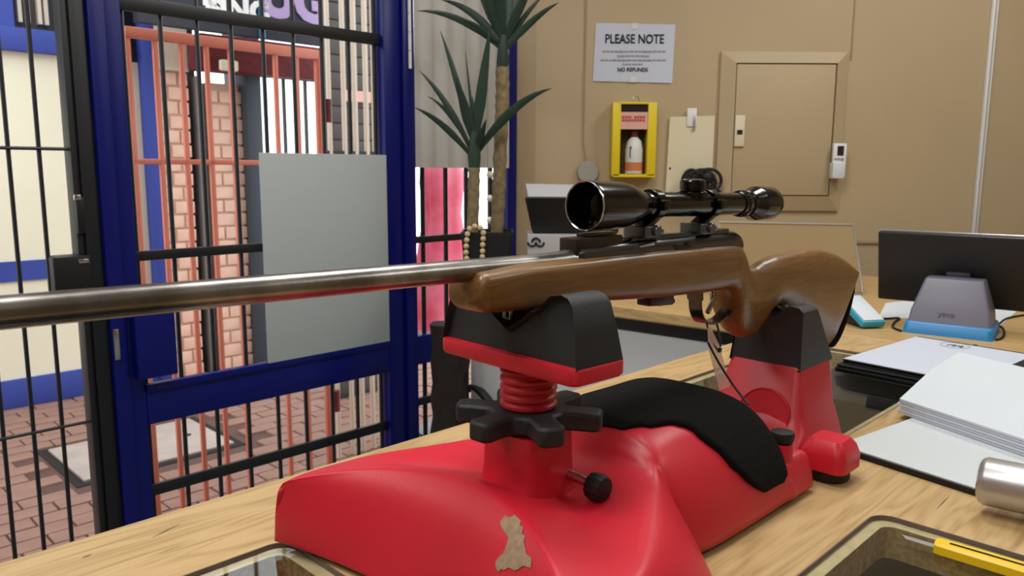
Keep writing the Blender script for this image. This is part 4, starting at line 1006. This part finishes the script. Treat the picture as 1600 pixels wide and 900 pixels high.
for base, tip, sag, wd, d1 in [((738, 246), (646, 167), .04, .010, -.06), ((739, 240), (655, 110), .05, .010, .03), ((738, 236), (668, 150), .05, .007, -.03), ((740, 225), (688, 48), .03, .010, .02), ((740, 220), (712, 118), .0, .016, -.05), ((741, 215), (727, 80), .01, .004, .02), ((742, 222), (766, 40), .0, .017, -.04), ((744, 240), (862, 138), .07, .014, -.08), ((743, 240), (760, 186), .0, .011, -.06), ((741, 230), (738, 150), .0, .014, .05)]:
    leaf(base, tip, sag, wd, -.02, -.02 + d1)
for (tr, top_, d) in ((t1, [(783, 118), (786, 95), (786, 55)], .03), (t2, [(741, 268), (741, 245), (741, 205)], -.02)):
    MB().tube([loc_(*q, d) for q in top_], [.017, .021, .012], 12).build('leaf_sheath', 'green_leaf', pl_)
# bead string draped over the pot
bd = empty('bead_string', (pot.x, Yp - pw - .012, CZ + hp), 0, 'string of wooden beads draped over the front of the black pot', 'beads')
bm_ = MB().sphere((0, 0, 0), .0088, 14, 10).mesh('bead', 'bead', ang=80)
path = [(729, 404), (728, 392), (729, 380), (730, 368), (733, 358), (741, 354), (749, 355), (755, 362), (755, 373), (754, 385), (754, 397), (753, 406)]
P = catmull([tuple(onY(x, y, Yp - pw - .012)) for x, y in path], 10); last = None; acc = 0
for a in P:
    a = Vector(a)
    if last is None or (a - last).length > .0172:
        o = bpy.data.objects.new('bead', bm_); COL.objects.link(o); o.parent = bd; o.location = a - bd.location; last = a
mb = MB(); mb.tube([Vector(a) - bd.location for a in P], .0015, 6); mb.build('cord', 'wire_tan', bd)
# hanging white bulbs near the window post
s_b = onT(762, 300, GT - .06)
bs = cf('bulb_string', s_b.x, GT - .06, 1.15, label='string of round white bulbs hanging beside the right trunk', cat='light string')
MB().tube([(0, .06, 0), (0, .005, -.02), (0, 0, -.06), (0, 0, -1.2)], .0015, 6).build('cord', 'wire_tan', bs)
for y in (273, 310, 344):
    zq = onT(762, y, GT - .06).z; MB().sphere((0, -.012, zq - 1.15), .0125, 16, 12).build('bulb', 'bulb', bs)
zc_ = .9

# ================================================================== PAPERS AND THINGS ON THE RIGHT
# white board with black edge
q = [(.520, -.086), (.462, -.40), (.80, -.42), (.80, -.13)]
wbd = cf('white_panel', 0, 0, 0, label='flat white panel with a black edge lying on the counter under the papers', cat='panel')
MB().prism(q, .0002, .0072).build('black_edge', 'rubber_foot', wbd)
MB().prism([(x + (.003 if x < .7 else -.003), y + (-.003 if y > -.2 else .003)) for x, y in q], .0072, .0088).build('white_face', 'board_white', wbd)
# folders
fa = radians(-5.5)
p0_ = onZ(1318, 560, .027)
FDZ = .0085
names = ['topmost black folder of the pile behind the rest tower', 'middle black folder of the pile behind the rest tower', 'lowest black folder of the pile behind the rest tower']
for k in range(3):
    z0 = .0005 + (2 - k) * FDZ; off = [(0, 0, 0), (-.012, .006, 2), (-.004, .012, -1)][k]
    f = cf('folder', p0_.x + .002 + off[0], p0_.y + .002 + off[1], z0, label=names[k], cat='folder', group='black folders behind the rest'); f.rotation_euler = (0, 0, RZ + fa + radians(off[2]))
    MB().lohi((0, -.235, .0062), (.315, 0, .0082), .0006).build('cover', 'folder_black', f)
    MB().lohi((0, -.235, 0), (.315, 0, .0022), .0008).build('cover', 'folder_black', f)
    MB().lohi((0, -.004, 0), (.315, 0, .0082), .001).build('spine', 'folder_black', f)
    MB().lohi((.006, -.228, .0022), (.308, -.005, .0062)).build('pages', 'case_dark', f)
lp = cf('letterhead_sheet', p0_.x, p0_.y, .0262, label='white letterhead sheet with a round logo on the black folders', cat='paper'); lp.rotation_euler = (0, 0, RZ + fa)
MB().lohi((0, -.212, 0), (.30, 0, .0012)).build('sheet', 'paper_cool', lp)
lg = onZ(1492, 540, .0275); lw = lp.matrix_basis.inverted() @ W(lg.x, lg.y, lg.z)
mb = MB(); mb.tube([(lw.x + .026 * cos(2 * pi * i / 32), lw.y + .026 * sin(2 * pi * i / 32), .0014) for i in range(33)], .0007, 5); mb.build('logo_ring', 'ink_soft', lp)
mb = MB()
for i in range(7): mb.lohi((lw.x - .012 + .004 * (i % 3), lw.y - .016 + .0042 * i, .0012), (lw.x + .004 + .003 * ((i * 2) % 3), lw.y - .0135 + .0042 * i, .0016))
mb.build('logo_mark', 'ink', lp)
ld = onZ(1524, 539, .0275); lw2 = lp.matrix_basis.inverted() @ W(ld.x, ld.y, ld.z)
MB().lathe([(0, .004), (.0004, .004)], (lw2.x, lw2.y, .0012), (0, 0, 1), 12).build('ink_spot', 'ink', lp)
# stack of stapled papers, bent up over the folders at its far end
a0_ = onZ(1404, 645, .0095); b0_ = onZ(1600, 713, .0095); dirb = (b0_ - a0_); dirb.z = 0; dirb.normalize(); f0_ = onZ(1520, 540, .050); dira = f0_ - a0_; dira.z = 0; dira.normalize()
ordn = ['topmost', 'second', 'third', 'fourth', 'fifth', 'lowest']
TH = .0031
for k in range(6):
    lev = 5 - k; mb = MB(); NN = 16; rings = []; jx = 0; jy = random.uniform(-.0035, .0035) if k else 0
    for i in range(NN + 1):
        u = .297 * i / NN; zz = .0095 + lev * (TH + .0007) + interp([(0, 0), (.15, .0185), (.297, .0215)], u)
        a = a0_ + dira * (u + jx); ring = []
        b = a + dirb * (.21 + 0); a = a + dirb * jy; b = b + dirb * jy
        rings.append([(a.x - a0_.x, a.y - a0_.y, zz), (b.x - a0_.x, b.y - a0_.y, zz), (b.x - a0_.x, b.y - a0_.y, zz + TH), (a.x - a0_.x, a.y - a0_.y, zz + TH)])
    o = mb.loft(rings).build('paper_sheaf', 'white_paper' if k % 2 == 0 else 'paper_edge', loc=W(a0_.x, a0_.y, 0), rot=(0, 0, RZ), ang=40)
    tag(o, ordn[k] + ' sheaf of white paper in the stack on the white panel', 'paper', 'stacked sheaves of white paper')
# steel tumbler lying on the panel
c0 = onZ(1530, 756, .030); rad = .026
o_ = cf('steel_tumbler', c0.x, c0.y, .009 + rad, label='brushed steel cylinder lying on the white panel at the right edge', cat='tumbler'); c1 = onZ(1600, 766, .04) - onZ(1535, 752, .04); o_.rotation_euler = (0, 0, RZ + atan2(c1.y, c1.x))
MB().lathe([(0, rad * .80), (.0015, rad * .9), (.006, rad), (.17, rad), (.172, rad * .98), (.172, rad * .9)], (0, 0, 0), (1, 0, 0), 44).build('body', 'brushed', o_)
MB().lathe([(-.0012, rad * .70), (0, rad * .80)], (0, 0, 0), (1, 0, 0), 40).build('base_disc', 'chrome', o_)
# yellow utility knife on the glass of the near opening
k0 = onZ(1462, 852, .004); k1 = onZ(1640, 905, .004); kd = k1 - k0
kn_ = cf('utility_knife', k0.x, k0.y, -.0015, label='yellow snap-off utility knife lying on the glass of the near opening', cat='knife'); kn_.rotation_euler = (0, 0, RZ + atan2(kd.y, kd.x))
MB().loft([[(x, y * w2, z) for y, z in ((-1, .001), (-.8, 0), (.8, 0), (1, .001), (1, .009), (.7, .0115), (-.7, .0115), (-1, .009))] for x, w2 in ((0, .0075), (.004, .0092), (.05, .0098), (.14, .0105), (.158, .008))]).build('handle', 'yellow_plastic', kn_)
MB().lohi((.012, -.0016, .0112), (.145, .0016, .0119)).build('slider_slot', 'dark_slot', kn_)
MB().add([(0, -.004, .004), (-.026, -.004, .004), (-.032, .004, .004), (0, .004, .004), (0, -.004, .0046), (-.026, -.004, .0046), (-.032, .004, .0046), (0, .004, .0046)], [(0, 3, 2, 1), (4, 5, 6, 7), (0, 1, 5, 4), (1, 2, 6, 5), (2, 3, 7, 6), (3, 0, 4, 7)]).build('blade', 'silver', kn_)
